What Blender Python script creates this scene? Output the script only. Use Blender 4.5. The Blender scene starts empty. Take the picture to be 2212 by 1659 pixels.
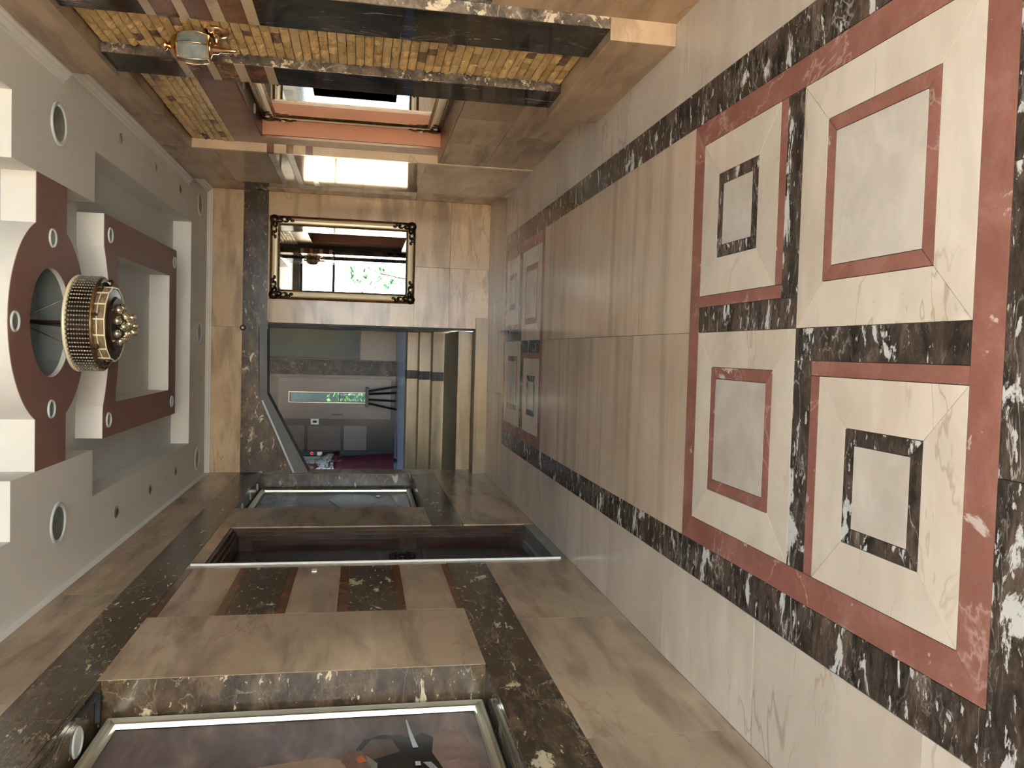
import bpy, math, random
from mathutils import Vector, Matrix
random.seed(7)
PI = math.pi
S = bpy.context.scene
COL = S.collection

# ------------------------------------------------------------------ camera
fw = Vector((-0.03925707, 0.98225127, -0.18341572))
rt = Vector((0.99883263, 0.0437453, 0.020487))
up = Vector((-0.02814695, 0.18239735, 0.98282194))
cam = bpy.data.cameras.new('camera')
cam.sensor_fit = 'HORIZONTAL'; cam.sensor_width = 36.0
cam.lens = 36.0 * 1746.6 / 2212.0
cam.clip_start = 0.02
cam_o = bpy.data.objects.new('camera', cam); COL.objects.link(cam_o)
# the phone was held on its side: picture-right is world-down, picture-up is world-right
m3 = Matrix((-up, rt, -fw)).transposed()
cam_o.matrix_world = Matrix.Translation((0, 0, 1.4)) @ m3.to_4x4()
S.camera = cam_o

# ------------------------------------------------------------------ light
W = bpy.data.worlds.new('daylight'); S.world = W; W.use_nodes = True
bg = W.node_tree.nodes['Background']
bg.inputs[0].default_value = (0.74, 0.87, 1.0, 1)
bg.inputs[1].default_value = 13.5

def area(name, loc, rot, sx, sy, power=0, col=(1, 1, 1), portal=False):
    l = bpy.data.lights.new(name, 'AREA'); l.shape = 'RECTANGLE'; l.size = sx; l.size_y = sy
    l.energy = power; l.color = col
    if portal: l.cycles.is_portal = True
    o = bpy.data.objects.new(name, l); COL.objects.link(o)
    o.location = loc; o.rotation_euler = rot
    return o
# portals: they only guide the sky light in through the entrance glazing and the added lobby opening
sun = bpy.data.lights.new('sun', 'SUN'); sun.energy = 62; sun.angle = 0.009; sun.color = (1.0, 0.93, 0.82)
sun_o = bpy.data.objects.new('sun', sun); COL.objects.link(sun_o); sun_o.location = (0, 30, 30)
sun_o.rotation_euler = Vector((-0.25, -0.62, -0.74)).to_track_quat('-Z', 'Y').to_euler()
area('entrance_portal', (0.45, -1.62, 1.45), (PI/2, 0, 0), 3.6, 2.8, portal=True)
area('lobby_portal', (-4.05, 13.2, 2.2), (PI/2, 0, -PI/2), 1.0, 1.0, portal=True)

S.view_settings.view_transform = 'Standard'
S.view_settings.look = 'None'
S.view_settings.gamma = 1.0
S.view_settings.use_curve_mapping = False
S.view_settings.exposure = 0.75

# ------------------------------------------------------------------ materials
def nodes_of(name):
    m = bpy.data.materials.new(name); m.use_nodes = True
    nt = m.node_tree; b = nt.nodes['Principled BSDF']
    return m, nt, b

def coord(nt, scale=(1, 1, 1), rot=(0, 0, 0), vary=True):
    tc = nt.nodes.new('ShaderNodeTexCoord')
    mp = nt.nodes.new('ShaderNodeMapping'); mp.inputs['Scale'].default_value = scale
    mp.inputs['Rotation'].default_value = rot
    nt.links.new(tc.outputs['Object'], mp.inputs['Vector'])
    if vary:
        oi = nt.nodes.new('ShaderNodeObjectInfo')
        vm = nt.nodes.new('ShaderNodeVectorMath'); vm.operation = 'SCALE'
        vm.inputs[0].default_value = (13.1, 7.7, 19.3)
        nt.links.new(oi.outputs['Random'], vm.inputs['Scale'])
        nt.links.new(vm.outputs[0], mp.inputs['Location'])
    return mp.outputs[0]

def noise(nt, vec, scale, detail=4, dist=0.0, rough=0.55):
    n = nt.nodes.new('ShaderNodeTexNoise')
    n.inputs['Scale'].default_value = scale; n.inputs['Detail'].default_value = detail
    n.inputs['Distortion'].default_value = dist; n.inputs['Roughness'].default_value = rough
    nt.links.new(vec, n.inputs['Vector'])
    return n.outputs[0]

def ramp(nt, fac, stops):
    r = nt.nodes.new('ShaderNodeValToRGB')
    el = r.color_ramp.elements
    el[0].position = stops[0][0]; el[0].color = (*stops[0][1], 1)
    el[1].position = stops[-1][0]; el[1].color = (*stops[-1][1], 1)
    for p, c in stops[1:-1]:
        e = el.new(p); e.color = (*c, 1)
    nt.links.new(fac, r.inputs[0])
    return r.outputs[0]

def mix(nt, fac, a, b):
    x = nt.nodes.new('ShaderNodeMix'); x.data_type = 'RGBA'
    nt.links.new(fac, x.inputs[0])
    for s, v in ((6, a), (7, b)):
        if isinstance(v, tuple): x.inputs[s].default_value = (*v, 1)
        else: nt.links.new(v, x.inputs[s])
    return x.outputs[2]

def vein(nt, vec, scale, width, dist=1.0, detail=5):
    """0..1 mask of thin wandering lines"""
    f = noise(nt, vec, scale, detail, dist)
    a = nt.nodes.new('ShaderNodeMath'); a.operation = 'SUBTRACT'; a.inputs[1].default_value = 0.5
    nt.links.new(f, a.inputs[0])
    b = nt.nodes.new('ShaderNodeMath'); b.operation = 'ABSOLUTE'
    nt.links.new(a.outputs[0], b.inputs[0])
    return ramp(nt, b.outputs[0], [(0.0, (1, 1, 1)), (width, (0, 0, 0))])

def gate(nt, fac, vec, scale, lo, hi):
    g = ramp(nt, noise(nt, vec, scale, 2), [(lo, (0, 0, 0)), (hi, (1, 1, 1))])
    m = nt.nodes.new('ShaderNodeMath'); m.operation = 'MULTIPLY'
    nt.links.new(fac, m.inputs[0]); nt.links.new(g, m.inputs[1])
    return m.outputs[0]

def setp(b, rough=0.5, metal=0.0, spec=0.5, **k):
    b.inputs['Roughness'].default_value = rough
    b.inputs['Metallic'].default_value = metal
    b.inputs['Specular IOR Level'].default_value = spec

def flat(name, col, rough=0.5, metal=0.0, spec=0.5, var=0.0, scale=8, bump=0.0):
    m, nt, b = nodes_of(name); setp(b, rough, metal, spec)
    if var > 0:
        v = coord(nt)
        c = ramp(nt, noise(nt, v, scale), [(0.3, tuple(x*(1-var) for x in col)), (0.7, tuple(min(1, x*(1+var)) for x in col))])
        nt.links.new(c, b.inputs['Base Color'])
    else:
        b.inputs['Base Color'].default_value = (*col, 1)
    if bump:
        bp = nt.nodes.new('ShaderNodeBump'); bp.inputs['Strength'].default_value = bump
        bp.inputs['Distance'].default_value = 0.004
        nt.links.new(noise(nt, coord(nt), 60), bp.inputs['Height']); nt.links.new(bp.outputs[0], b.inputs['Normal'])
    return m

def hsv_vary(nt, col, lo, hi):
    oi = nt.nodes.new('ShaderNodeObjectInfo'); hs = nt.nodes.new('ShaderNodeHueSaturation')
    mr = nt.nodes.new('ShaderNodeMapRange'); mr.inputs[3].default_value = lo; mr.inputs[4].default_value = hi
    nt.links.new(oi.outputs['Random'], mr.inputs[0]); nt.links.new(mr.outputs[0], hs.inputs['Value'])
    nt.links.new(col, hs.inputs['Color']); return hs.outputs[0]

def scaled(nt, fac, k):
    m = nt.nodes.new('ShaderNodeMath'); m.operation = 'MULTIPLY'; m.inputs[1].default_value = k
    nt.links.new(fac, m.inputs[0]); return m.outputs[0]

def beige(name, c0, c1, stretch=(1, 1, 1), rot=(0, 0, 0), rough=0.16, ns=2.0, veinc=(0.30, 0.19, 0.10), vk=0.55, vs=1.5, streak=0.5, vary=(0.93, 1.07)):
    """polished beige marble: cloudy ground, long soft streaks and a few thin veins"""
    m, nt, b = nodes_of(name); setp(b, rough, 0.0, 0.5 if rough < 0.1 else 0.36)
    iso = coord(nt)
    st = coord(nt, stretch, rot)
    mid = tuple((p+q)/2 for p, q in zip(c0, c1))
    base = ramp(nt, noise(nt, iso, ns, 6, 0.4, 0.62), [(0.30, c0), (0.5, mid), (0.70, c1)])
    sk = ramp(nt, noise(nt, st, 1.7, 5, 0.5, 0.58), [(0.46, (0, 0, 0)), (0.64, (1, 1, 1))])
    c = mix(nt, scaled(nt, sk, streak), base, tuple(x*0.62 for x in c0))
    hl = ramp(nt, noise(nt, st, 2.9, 4, 0.4, 0.5), [(0.56, (0, 0, 0)), (0.75, (1, 1, 1))])
    c = mix(nt, scaled(nt, hl, 0.35), c, tuple(min(1, x*1.12) for x in c1))
    v1 = gate(nt, vein(nt, st, vs, 0.012, 0.5, 4), iso, 1.3, 0.50, 0.60)
    c = mix(nt, scaled(nt, v1, vk), c, veinc)
    fl = ramp(nt, noise(nt, st, 26, 2), [(0.74, (0, 0, 0)), (0.80, (0.5, 0.5, 0.5))])
    c = mix(nt, fl, c, tuple(x*0.8 for x in veinc))
    nt.links.new(hsv_vary(nt, c, *vary), b.inputs['Base Color'])
    return m

def dark_marble(name, base0, base1, veinc, patchc, rough=0.12, sc=1.0, patch=0.70, stretch=(1, 1, 1), rot=(0, 0, 0), fleck=0.70, vk=0.8):
    m, nt, b = nodes_of(name); setp(b, rough)
    st = coord(nt, stretch, rot)
    mid = tuple((p*0.6+q*0.4) for p, q in zip(base0, base1))
    c = ramp(nt, noise(nt, st, 7*sc, 9, 0.3, 0.74), [(0.40, base0), (0.52, mid), (0.62, base1)])
    f = gate(nt, vein(nt, st, 3.2*sc, 0.010, 0.7, 7), st, 2.2*sc, 0.46, 0.56)
    c = mix(nt, scaled(nt, f, vk), c, veinc)
    f2 = gate(nt, vein(nt, st, 11*sc, 0.020, 0.5, 5), st, 4*sc, 0.50, 0.60)
    c = mix(nt, scaled(nt, f2, vk*0.7), c, tuple(x*0.6 for x in veinc))
    fl = ramp(nt, noise(nt, st, 21*sc, 4, 0.2, 0.6), [(fleck-0.05, (0, 0, 0)), (fleck-0.02, (1, 1, 1))])
    c = mix(nt, fl, c, tuple(x*0.85 for x in patchc))
    p = ramp(nt, noise(nt, st, 5.5*sc, 9, 0.5, 0.66), [(patch-0.055, (0, 0, 0)), (patch-0.03, (1, 1, 1))])
    c = mix(nt, p, c, patchc)
    nt.links.new(c, b.inputs['Base Color'])
    return m

M = {}
M['beige_wall'] = beige('beige_wall_marble', (0.365, 0.255, 0.165), (0.495, 0.365, 0.25), stretch=(1, 0.7, 3.2), rot=(0.75, 0, 0), rough=0.24, streak=0.8, ns=1.6)
M['panel_polish'] = beige('high_polish_beige_marble', (0.42, 0.305, 0.205), (0.56, 0.425, 0.30), stretch=(1, 0.7, 3.2), rot=(0.75, 0, 0), rough=0.07, streak=0.45, ns=1.6)
M['beige_back'] = beige('beige_back_marble', (0.52, 0.365, 0.225), (0.70, 0.525, 0.35), stretch=(0.7, 1, 3.4), rot=(0, 0.8, 0), rough=0.2, streak=0.75, ns=1.5)
M['beige_floor'] = beige('beige_floor_marble', (0.58, 0.495, 0.42), (0.76, 0.68, 0.60), stretch=(0.7, 2.4, 1), rot=(0, 0, 0.55), rough=0.17, ns=1.3, streak=0.22, vk=0.5)
M['beige_streak'] = beige('beige_streaked_marble', (0.54, 0.42, 0.32), (0.68, 0.56, 0.45), stretch=(0.22, 4.6, 1), rough=0.17, ns=1.4, streak=0.45, vk=0.35, vs=1.0)
M['beige_panel'] = beige('beige_panel_marble', (0.63, 0.54, 0.45), (0.80, 0.72, 0.63), stretch=(0.8, 2.6, 1), rot=(0, 0, 0.9), rough=0.17, ns=1.5, streak=0.20, vk=0.5, vary=(0.95, 1.05))
M['grey_marble'] = beige('pale_grey_marble', (0.50, 0.44, 0.39), (0.72, 0.66, 0.60), stretch=(1.6, 2.6, 1), rot=(0, 0, 0.7), rough=0.16, ns=3.0, veinc=(0.70, 0.65, 0.60), vk=0.5, streak=0.18)
M['dark_floor'] = dark_marble('dark_floor_marble', (0.030, 0.023, 0.020), (0.135, 0.100, 0.080), (0.50, 0.47, 0.43), (0.64, 0.64, 0.64), rough=0.16, sc=1.0, patch=0.638, stretch=(0.75, 1.9, 1), fleck=0.675)
M['dark_wall'] = dark_marble('dark_wall_marble', (0.040, 0.025, 0.014), (0.135, 0.088, 0.052), (0.38, 0.30, 0.19), (0.52, 0.43, 0.28), rough=0.22, sc=0.9, patch=0.665, stretch=(1, 0.75, 2.0), fleck=0.70, vk=0.6)
M['black_marble'] = dark_marble('near_black_marble', (0.010, 0.008, 0.007), (0.075, 0.055, 0.040), (0.30, 0.25, 0.19), (0.30, 0.24, 0.17), rough=0.08, sc=1.0, patch=0.69, stretch=(1, 2.0, 0.7), fleck=0.73, vk=0.55)
M['grey_dark'] = dark_marble('dark_grey_marble', (0.040, 0.034, 0.028), (0.20, 0.16, 0.13), (0.48, 0.42, 0.33), (0.52, 0.44, 0.33), rough=0.1, sc=1.5, patch=0.64, fleck=0.68)
M['red'] = dark_marble('red_marble', (0.275, 0.115, 0.090), (0.355, 0.165, 0.135), (0.52, 0.34, 0.30), (0.62, 0.50, 0.48), rough=0.17, sc=0.7, patch=0.69, fleck=0.73, vk=0.8)
M['red_wall'] = dark_marble('brown_red_marble', (0.13, 0.045, 0.020), (0.20, 0.085, 0.040), (0.40, 0.24, 0.14), (0.42, 0.28, 0.18), rough=0.14, sc=1.2, patch=0.72, fleck=0.76, vk=0.4)
M['reveal_dark'] = flat('dull_dark_marble', (0.030, 0.024, 0.018), 0.55, var=0.5, scale=14)
M['grout'] = flat('grout', (0.10, 0.085, 0.07), 0.9)
M['plaster'] = flat('white_plaster', (0.63, 0.63, 0.61), 0.75, var=0.03, scale=3)
M['plaster_bright'] = flat('bright_white_plaster', (0.80, 0.77, 0.73), 0.7, var=0.02, scale=3)
M['brown_paint'] = flat('brown_paint', (0.26, 0.135, 0.112), 0.55, var=0.06, scale=5)
M['mauve'] = flat('mauve_stone', (0.26, 0.145, 0.12), 0.22, var=0.10, scale=6)
M['salmon'] = flat('salmon_paint', (0.62, 0.31, 0.215), 0.6, var=0.03, scale=3)
M['stone_yellow'] = None
M['wood'] = flat('dark_mahogany', (0.034, 0.012, 0.008), 0.28, spec=0.18, var=0.45, scale=7)
M['wood_jamb'] = flat('dark_brown_wood', (0.050, 0.024, 0.013), 0.28, spec=0.25, var=0.4, scale=9)
M['brass'] = flat('polished_brass', (0.80, 0.52, 0.29), 0.18, metal=1.0)
M['gold'] = flat('pale_gold', (0.95, 0.84, 0.58), 0.30, metal=0.2)
M['champagne'] = flat('champagne_metal', (0.76, 0.73, 0.60), 0.34, metal=1.0)
M['old_gold'] = flat('aged_bronze', (0.34, 0.20, 0.10), 0.32, metal=0.9, var=0.5, scale=30)
M['ornament'] = flat('dark_bronze_ornament', (0.040, 0.019, 0.010), 0.28, metal=0.5, var=0.6, scale=80)
M['mirror'] = flat('mirror_silver', (0.93, 0.95, 0.94), 0.0, metal=1.0)
M['pearl'] = flat('champagne_pearl', (0.75, 0.66, 0.48), 0.10, metal=0.9)
M['lamp_glass'] = flat('frosted_lamp_glass', (0.17, 0.19, 0.175), 0.3, var=0.35, scale=20)
M['trim_white'] = flat('lamp_trim', (0.60, 0.63, 0.62), 0.3)
M['slot_dark'] = flat('dark_slot', (0.03, 0.03, 0.03), 0.6)
M['grey_alu'] = flat('grey_soffit_paint', (0.12, 0.12, 0.12), 0.5, var=0.05)
M['black'] = flat('black_metal', (0.008, 0.008, 0.008), 0.4)
M['teal'] = flat('grey_green_panel', (0.17, 0.21, 0.17), 0.45, var=0.12, scale=2)
M['lobby_grey'] = flat('grey_panel', (0.125, 0.105, 0.095), 0.30, var=0.10, scale=2)
M['lobby_brown'] = flat('brown_panel', (0.075, 0.055, 0.045), 0.3, var=0.15, scale=3)
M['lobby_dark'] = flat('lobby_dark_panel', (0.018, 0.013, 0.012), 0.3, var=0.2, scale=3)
M['lobby_marble'] = dark_marble('lobby_dark_marble', (0.035, 0.028, 0.022), (0.16, 0.13, 0.10), (0.4, 0.34, 0.27), (0.36, 0.30, 0.22), rough=0.45, sc=1.0)
M['white'] = flat('white_plastic', (0.75, 0.75, 0.72), 0.4)
M['threshold'] = beige('threshold_marble', (0.15, 0.16, 0.15), (0.24, 0.25, 0.235), rough=0.2, streak=0.3)
M['step'] = beige('step_marble', (0.30, 0.22, 0.125), (0.42, 0.32, 0.195), stretch=(0.5, 2, 3), rough=0.24)
M['tread'] = beige('tread_marble', (0.17, 0.125, 0.06), (0.24, 0.18, 0.095), rough=0.45)
M['frame_alu'] = flat('dark_window_frame', (0.02, 0.021, 0.022), 0.4)
M['paving'] = flat('pale_paving', (0.55, 0.53, 0.50), 0.8, var=0.1)
M['bounce_warm'] = flat('warm_bounce_paint', (0.80, 0.56, 0.34), 0.8, var=0.06, scale=1)  # for the added wall that bounces warm light indoors
M['leaf'] = flat('green_leaf', (0.07, 0.20, 0.04), 0.4, var=0.4, scale=6)
M['backdrop'] = flat('dark_backdrop', (0.010, 0.013, 0.008), 0.9, var=0.6, scale=6)
M['skin'] = flat('brown_skin', (0.20, 0.09, 0.055), 0.5)
M['maroon'] = flat('maroon_cloth', (0.085, 0.010, 0.022), 0.8, var=0.3, scale=10)
M['pan'] = flat('blue_grey_paint', (0.19, 0.21, 0.21), 0.5)
M['bead'] = flat('smoky_crystal', (0.42, 0.38, 0.31), 0.08, metal=0.55)
M['amber_cell'] = flat('amber_crystal', (0.30, 0.21, 0.13), 0.12, metal=0.4)

def glass_mat(name, tint=(1, 1, 1), rough=0.0):
    m, nt, b = nodes_of(name)
    gl = nt.nodes.new('ShaderNodeBsdfGlossy'); gl.inputs['Roughness'].default_value = rough
    tr = nt.nodes.new('ShaderNodeBsdfTransparent'); tr.inputs[0].default_value = (*tint, 1)
    fr = nt.nodes.new('ShaderNodeFresnel'); fr.inputs[0].default_value = 1.45
    mx = nt.nodes.new('ShaderNodeMixShader')
    nt.links.new(fr.outputs[0], mx.inputs[0]); nt.links.new(tr.outputs[0], mx.inputs[1]); nt.links.new(gl.outputs[0], mx.inputs[2])
    nt.links.new(mx.outputs[0], nt.nodes['Material Output'].inputs[0])
    return m
M['glass'] = glass_mat('clear_glass', (0.92, 0.95, 0.95))

def stone_mat():
    m, nt, b = nodes_of('split_onyx'); setp(b, 0.28)
    v = coord(nt, (1, 1, 1))
    c = ramp(nt, noise(nt, v, 22, 5, 0.6), [(0.30, (0.42, 0.27, 0.11)), (0.5, (0.68, 0.50, 0.25)), (0.62, (0.86, 0.70, 0.42)), (0.70, (0.98, 0.92, 0.70))])
    oi = nt.nodes.new('ShaderNodeObjectInfo')
    t = ramp(nt, oi.outputs['Random'], [(0.0, (0.72, 0.62, 0.46)), (0.5, (0.95, 0.86, 0.68)), (1.0, (1.05, 1.0, 0.92))])
    x = nt.nodes.new('ShaderNodeMix'); x.data_type = 'RGBA'; x.blend_type = 'MULTIPLY'; x.inputs[0].default_value = 1
    nt.links.new(c, x.inputs[6]); nt.links.new(t, x.inputs[7]); nt.links.new(x.outputs[2], b.inputs['Base Color'])
    bp = nt.nodes.new('ShaderNodeBump'); bp.inputs['Strength'].default_value = 0.5; bp.inputs['Distance'].default_value = 0.006
    nt.links.new(noise(nt, v, 45, 4), bp.inputs['Height']); nt.links.new(bp.outputs[0], b.inputs['Normal'])
    return m
M['stone_yellow'] = stone_mat()
M['stone_brown'] = flat('brown_split_stone', (0.19, 0.10, 0.06), 0.35, var=0.3, scale=25, bump=0.4)

def scarf_mat():
    m, nt, b = nodes_of('patterned_scarf'); setp(b, 0.8)
    v = coord(nt)
    f = vein(nt, v, 9, 0.06, 1.5, 2)
    c = mix(nt, f, (0.72, 0.78, 0.78), (0.30, 0.10, 0.08))
    f2 = vein(nt, v, 5, 0.03, 2.0, 2)
    nt.links.new(mix(nt, f2, c, (0.03, 0.05, 0.06)), b.inputs['Base Color'])
    return m
M['scarf'] = scarf_mat()

# ------------------------------------------------------------------ mesh helpers
class MB:
    def __init__(s): s.v = []; s.f = []; s.mi = []
    def add(s, vs, fs, mi=0):
        o = len(s.v); s.v += [tuple(p) for p in vs]
        s.f += [tuple(i+o for i in f) for f in fs]; s.mi += [mi]*len(fs)
        return s
    def box(s, x0, x1, y0, y1, z0, z1, mi=0):
        vs = [(x0, y0, z0), (x1, y0, z0), (x1, y1, z0), (x0, y1, z0), (x0, y0, z1), (x1, y0, z1), (x1, y1, z1), (x0, y1, z1)]
        return s.add(vs, [(0, 3, 2, 1), (4, 5, 6, 7), (0, 1, 5, 4), (1, 2, 6, 5), (2, 3, 7, 6), (3, 0, 4, 7)], mi)
    def prism(s, poly, a0, a1, axis='Z', mi=0):
        """poly in the plane normal to axis: Z:(x,y)  X:(y,z)  Y:(x,z)"""
        n = len(poly)
        def p(q, a):
            if axis == 'Z': return (q[0], q[1], a)
            if axis == 'X': return (a, q[0], q[1])
            return (q[0], a, q[1])
        vs = [p(q, a0) for q in poly]+[p(q, a1) for q in poly]
        fs = [tuple(range(n-1, -1, -1)), tuple(range(n, 2*n))]+[(i, (i+1) % n, n+(i+1) % n, n+i) for i in range(n)]
        return s.add(vs, fs, mi)
    def lathe(s, prof, c=(0, 0, 0), axis='Z', n=24, mi=0, cap=True):
        vs = []; fs = []
        for r, h in prof:
            for k in range(n):
                a = 2*PI*k/n; u, w = r*math.cos(a), r*math.sin(a)
                q = {'Z': (u, w, h), 'X': (h, u, w), 'Y': (u, h, w)}[axis]
                vs.append((q[0]+c[0], q[1]+c[1], q[2]+c[2]))
        for i in range(len(prof)-1):
            for k in range(n):
                fs.append((i*n+k, i*n+(k+1) % n, (i+1)*n+(k+1) % n, (i+1)*n+k))
        if cap:
            fs.append(tuple(range(n-1, -1, -1))); fs.append(tuple((len(prof)-1)*n+k for k in range(n)))
        return s.add(vs, fs, mi)
    def tube(s, pts, r, n=8, mi=0):
        vs = []; fs = []
        P = [Vector(p) for p in pts]
        rs = r if isinstance(r, (list, tuple)) else [r]*len(P)
        for i, p in enumerate(P):
            t = (P[min(i+1, len(P)-1)]-P[max(i-1, 0)]).normalized()
            a = Vector((0, 0, 1)) if abs(t.z) < 0.9 else Vector((1, 0, 0))
            u = t.cross(a).normalized(); w = t.cross(u)
            for k in range(n):
                q = 2*PI*k/n; vs.append(tuple(p+(u*math.cos(q)+w*math.sin(q))*rs[i]))
        for i in range(len(P)-1):
            for k in range(n):
                fs.append((i*n+k, i*n+(k+1) % n, (i+1)*n+(k+1) % n, (i+1)*n+k))
        fs.append(tuple(range(n-1, -1, -1))); fs.append(tuple((len(P)-1)*n+k for k in range(n)))
        return s.add(vs, fs, mi)
    def ball(s, c, r, n=12, m=8, sc=(1, 1, 1), mi=0):
        prof = [(max(1e-4, r*math.sin(PI*i/m)), -r*math.cos(PI*i/m)) for i in range(m+1)]
        vs = []; fs = []
        for pr, h in prof:
            for k in range(n):
                a = 2*PI*k/n
                vs.append((c[0]+pr*math.cos(a)*sc[0], c[1]+pr*math.sin(a)*sc[1], c[2]+h*sc[2]))
        for i in range(m):
            for k in range(n):
                fs.append((i*n+k, i*n+(k+1) % n, (i+1)*n+(k+1) % n, (i+1)*n+k))
        return s.add(vs, fs, mi)
    def mesh(s, name, mats, off=(0, 0, 0), smooth=False):
        used = sorted({i for f in s.f for i in f}); mp_ = {i: k for k, i in enumerate(used)}
        s.v = [s.v[i] for i in used]; s.f = [tuple(mp_[i] for i in f) for f in s.f]
        me = bpy.data.meshes.new(name)
        me.from_pydata([(a-off[0], b-off[1], c-off[2]) for a, b, c in s.v], [], s.f)
        if not isinstance(mats, (list, tuple)): mats = [mats]
        for m in mats: me.materials.append(m)
        me.polygons.foreach_set('material_index', s.mi)
        if smooth: me.polygons.foreach_set('use_smooth', [True]*len(s.f))
        me.validate(); me.update()
        return me
    def build(s, name, mats, parent=None, smooth=False, at=None, bevel=0):
        if parent is not None: off = parent['base']
        elif at is not None: off = at
        else:
            xs = [p[0] for p in s.v]; ys = [p[1] for p in s.v]; zs = [p[2] for p in s.v]
            off = ((min(xs)+max(xs))/2, (min(ys)+max(ys))/2, min(zs))
        me = s.mesh(name, mats, off, smooth)
        o = bpy.data.objects.new(name, me); COL.objects.link(o)
        if parent is not None: o.parent = parent; o['base'] = tuple(off)
        else: o.location = off; o['base'] = tuple(off)
        if bevel:
            b = o.modifiers.new('bevel', 'BEVEL'); b.width = bevel; b.segments = 2; b.limit_method = 'ANGLE'
        return o

def B(*a): return MB().box(*a)

def tag(o, label=None, cat=None, group=None, kind=None):
    if label: o['label'] = label
    if cat: o['category'] = cat
    if group: o['group'] = group
    if kind: o['kind'] = kind
    return o

def empty(name, loc, label=None, cat=None, group=None, kind=None):
    o = bpy.data.objects.new(name, None); COL.objects.link(o); o.location = loc; o['base'] = tuple(loc)
    o.empty_display_size = 0.1
    return tag(o, label, cat, group, kind)

def copy_tree(o, parent=None):
    c = o.copy(); COL.objects.link(c)
    if parent is not None: c.parent = parent
    for ch in list(o.children): copy_tree(ch, c)
    return c

G = 0.0012   # half joint between slabs

# ------------------------------------------------------------------ floor
fl = B(-1.8, 2.6, -1.9, 9.35, -0.12, -0.006).build('floor', M['grout'], at=(0, 0, 0))
tag(fl, 'polished marble floor of beige slabs, dark bands and red and black inlaid squares', 'floor', kind='structure')

def slab(poly, mat, name):
    cx = sum(p[0] for p in poly)/len(poly); cy = sum(p[1] for p in poly)/len(poly)
    q = []
    n = len(poly)
    for i, p in enumerate(poly):               # shrink by the joint width
        a = Vector(poly[i-1]); b = Vector(p); c = Vector(poly[(i+1) % n])
        d1 = (b-a).normalized(); d2 = (c-b).normalized()
        n1 = Vector((-d1.y, d1.x)); n2 = Vector((-d2.y, d2.x))
        k = n1+n2; k = k/max(0.3, k.dot(n1))
        if (Vector((cx, cy))-b).dot(n1) < 0 and n <= 4: k = -k
        q.append(tuple(b+k*G))
    m = MB()
    top = [(x, y, 0.0) for x, y in q]; bot = [(x, y, -0.008) for x, y in q]
    m.add(top+bot, [tuple(range(n))]+[(i, n+i, n+(i+1) % n, (i+1) % n) for i in range(n)])
    o = m.build(name, M[mat], fl); return o

def rect(x0, x1, y0, y1, mat, name='floor_slab'):
    return slab([(x0, y0), (x1, y0), (x1, y1), (x0, y1)], mat, name)

def ring(x0, x1, y0, y1, w, mat, name):
    a = [(x0, y0), (x1, y0), (x1, y1), (x0, y1)]
    b = [(x0+w, y0+w), (x1-w, y0+w), (x1-w, y1-w), (x0+w, y1-w)]
    for i in range(4):
        j = (i+1) % 4
        slab([a[i], a[j], b[j], b[i]], mat[i] if isinstance(mat, (list, tuple)) else mat, name)

def panel(x0, x1, y0, y1, ringmat, i1, i2, pm='beige_panel'):
    ring(x0, x1, y0, y1, i1, pm, 'mitred_slab')
    ring(x0+i1, x1-i1, y0+i1, y1-i1, i2-i1, ringmat, 'inlay_strip')
    rect(x0+i2, x1-i2, y0+i2, y1-i2, 'grey_marble', 'centre_slab')

def pattern(x0, y0):
    s = 1.765; r = 0.10; x1, y1 = x0+s, y0+s; cx, cy = x0+s/2, y0+s/2
    ring(x0, x1, y0, y1, r, 'red', 'red_strip')
    L = s/2-r; d = 0.105; t = 0.047
    # large squares: near right, far left
    panel(cx, cx+L, cy-L, cy, 'red', 0.142, 0.188)
    panel(cx-L, cx, cy, cy+L, 'red', 0.142, 0.188)
    # small squares with L shaped dark and red borders: near left, far right
    for sg in (1, -1):
        def R(a0, a1, b0, b1, mat, nm):
            xs = sorted((cx+sg*a0, cx+sg*a1)); ys = sorted((cy+sg*b0, cy+sg*b1))
            rect(xs[0], xs[1], ys[0], ys[1], mat, nm)
        R(0, d, 0, L, 'dark_floor', 'dark_strip'); R(d, L, 0, d, 'dark_floor', 'dark_strip')
        R(d, d+t, d, L, 'red', 'red_strip'); R(d+t, L, d, d+t, 'red', 'red_strip')
        a, b = d+t, L
        xs = sorted((cx+sg*a, cx+sg*b)); ys = sorted((cy+sg*a, cy+sg*b))
        panel(xs[0], xs[1], ys[0], ys[1], 'dark_floor', 0.148, 0.194)

XL, XR = -0.926, 1.147
pattern(-0.778, 1.565)
pattern(-0.778, 6.24)
# long dark bands left and right, laid in lengths
for a, b in ((1.565, 2.62), (2.62, 3.9), (3.9, 5.2), (5.2, 6.6), (6.6, 8.005)):
    rect(XL, -0.778, a, b, 'dark_floor', 'dark_strip'); rect(0.987, XR, a+0.12, min(8.005, b+0.12) if b < 8 else 8.005, 'dark_floor', 'dark_strip')
rect(0.987, XR, 1.565, 1.685, 'dark_floor', 'dark_strip')
# streaked slabs between the two patterns
ys = [3.33, 4.06, 4.79, 5.51, 6.24]
for i in range(4):
    rect(-0.778, 0.1045, ys[i], ys[i+1], 'beige_streak'); rect(0.1045, 0.987, ys[i], ys[i+1], 'beige_streak')
# side slabs along the walls
yl = [0.9, 1.766, 2.645, 3.52, 4.39, 5.26, 6.13, 7.0, 8.005]
for i in range(len(yl)-1): rect(-1.384, XL, yl[i], yl[i+1], 'beige_floor')
yr = [0.9, 1.8, 2.62, 3.446, 4.273, 5.1, 5.93, 6.82, 8.005]
for i in range(len(yr)-1): rect(XR, 1.70, yr[i], yr[i+1], 'beige_floor')
for a, b in ((-1.384, -0.43), (-0.43, 0.53), (0.53, 1.70)): rect(a, b, 8.005, 9.3, 'beige_streak')
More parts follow.
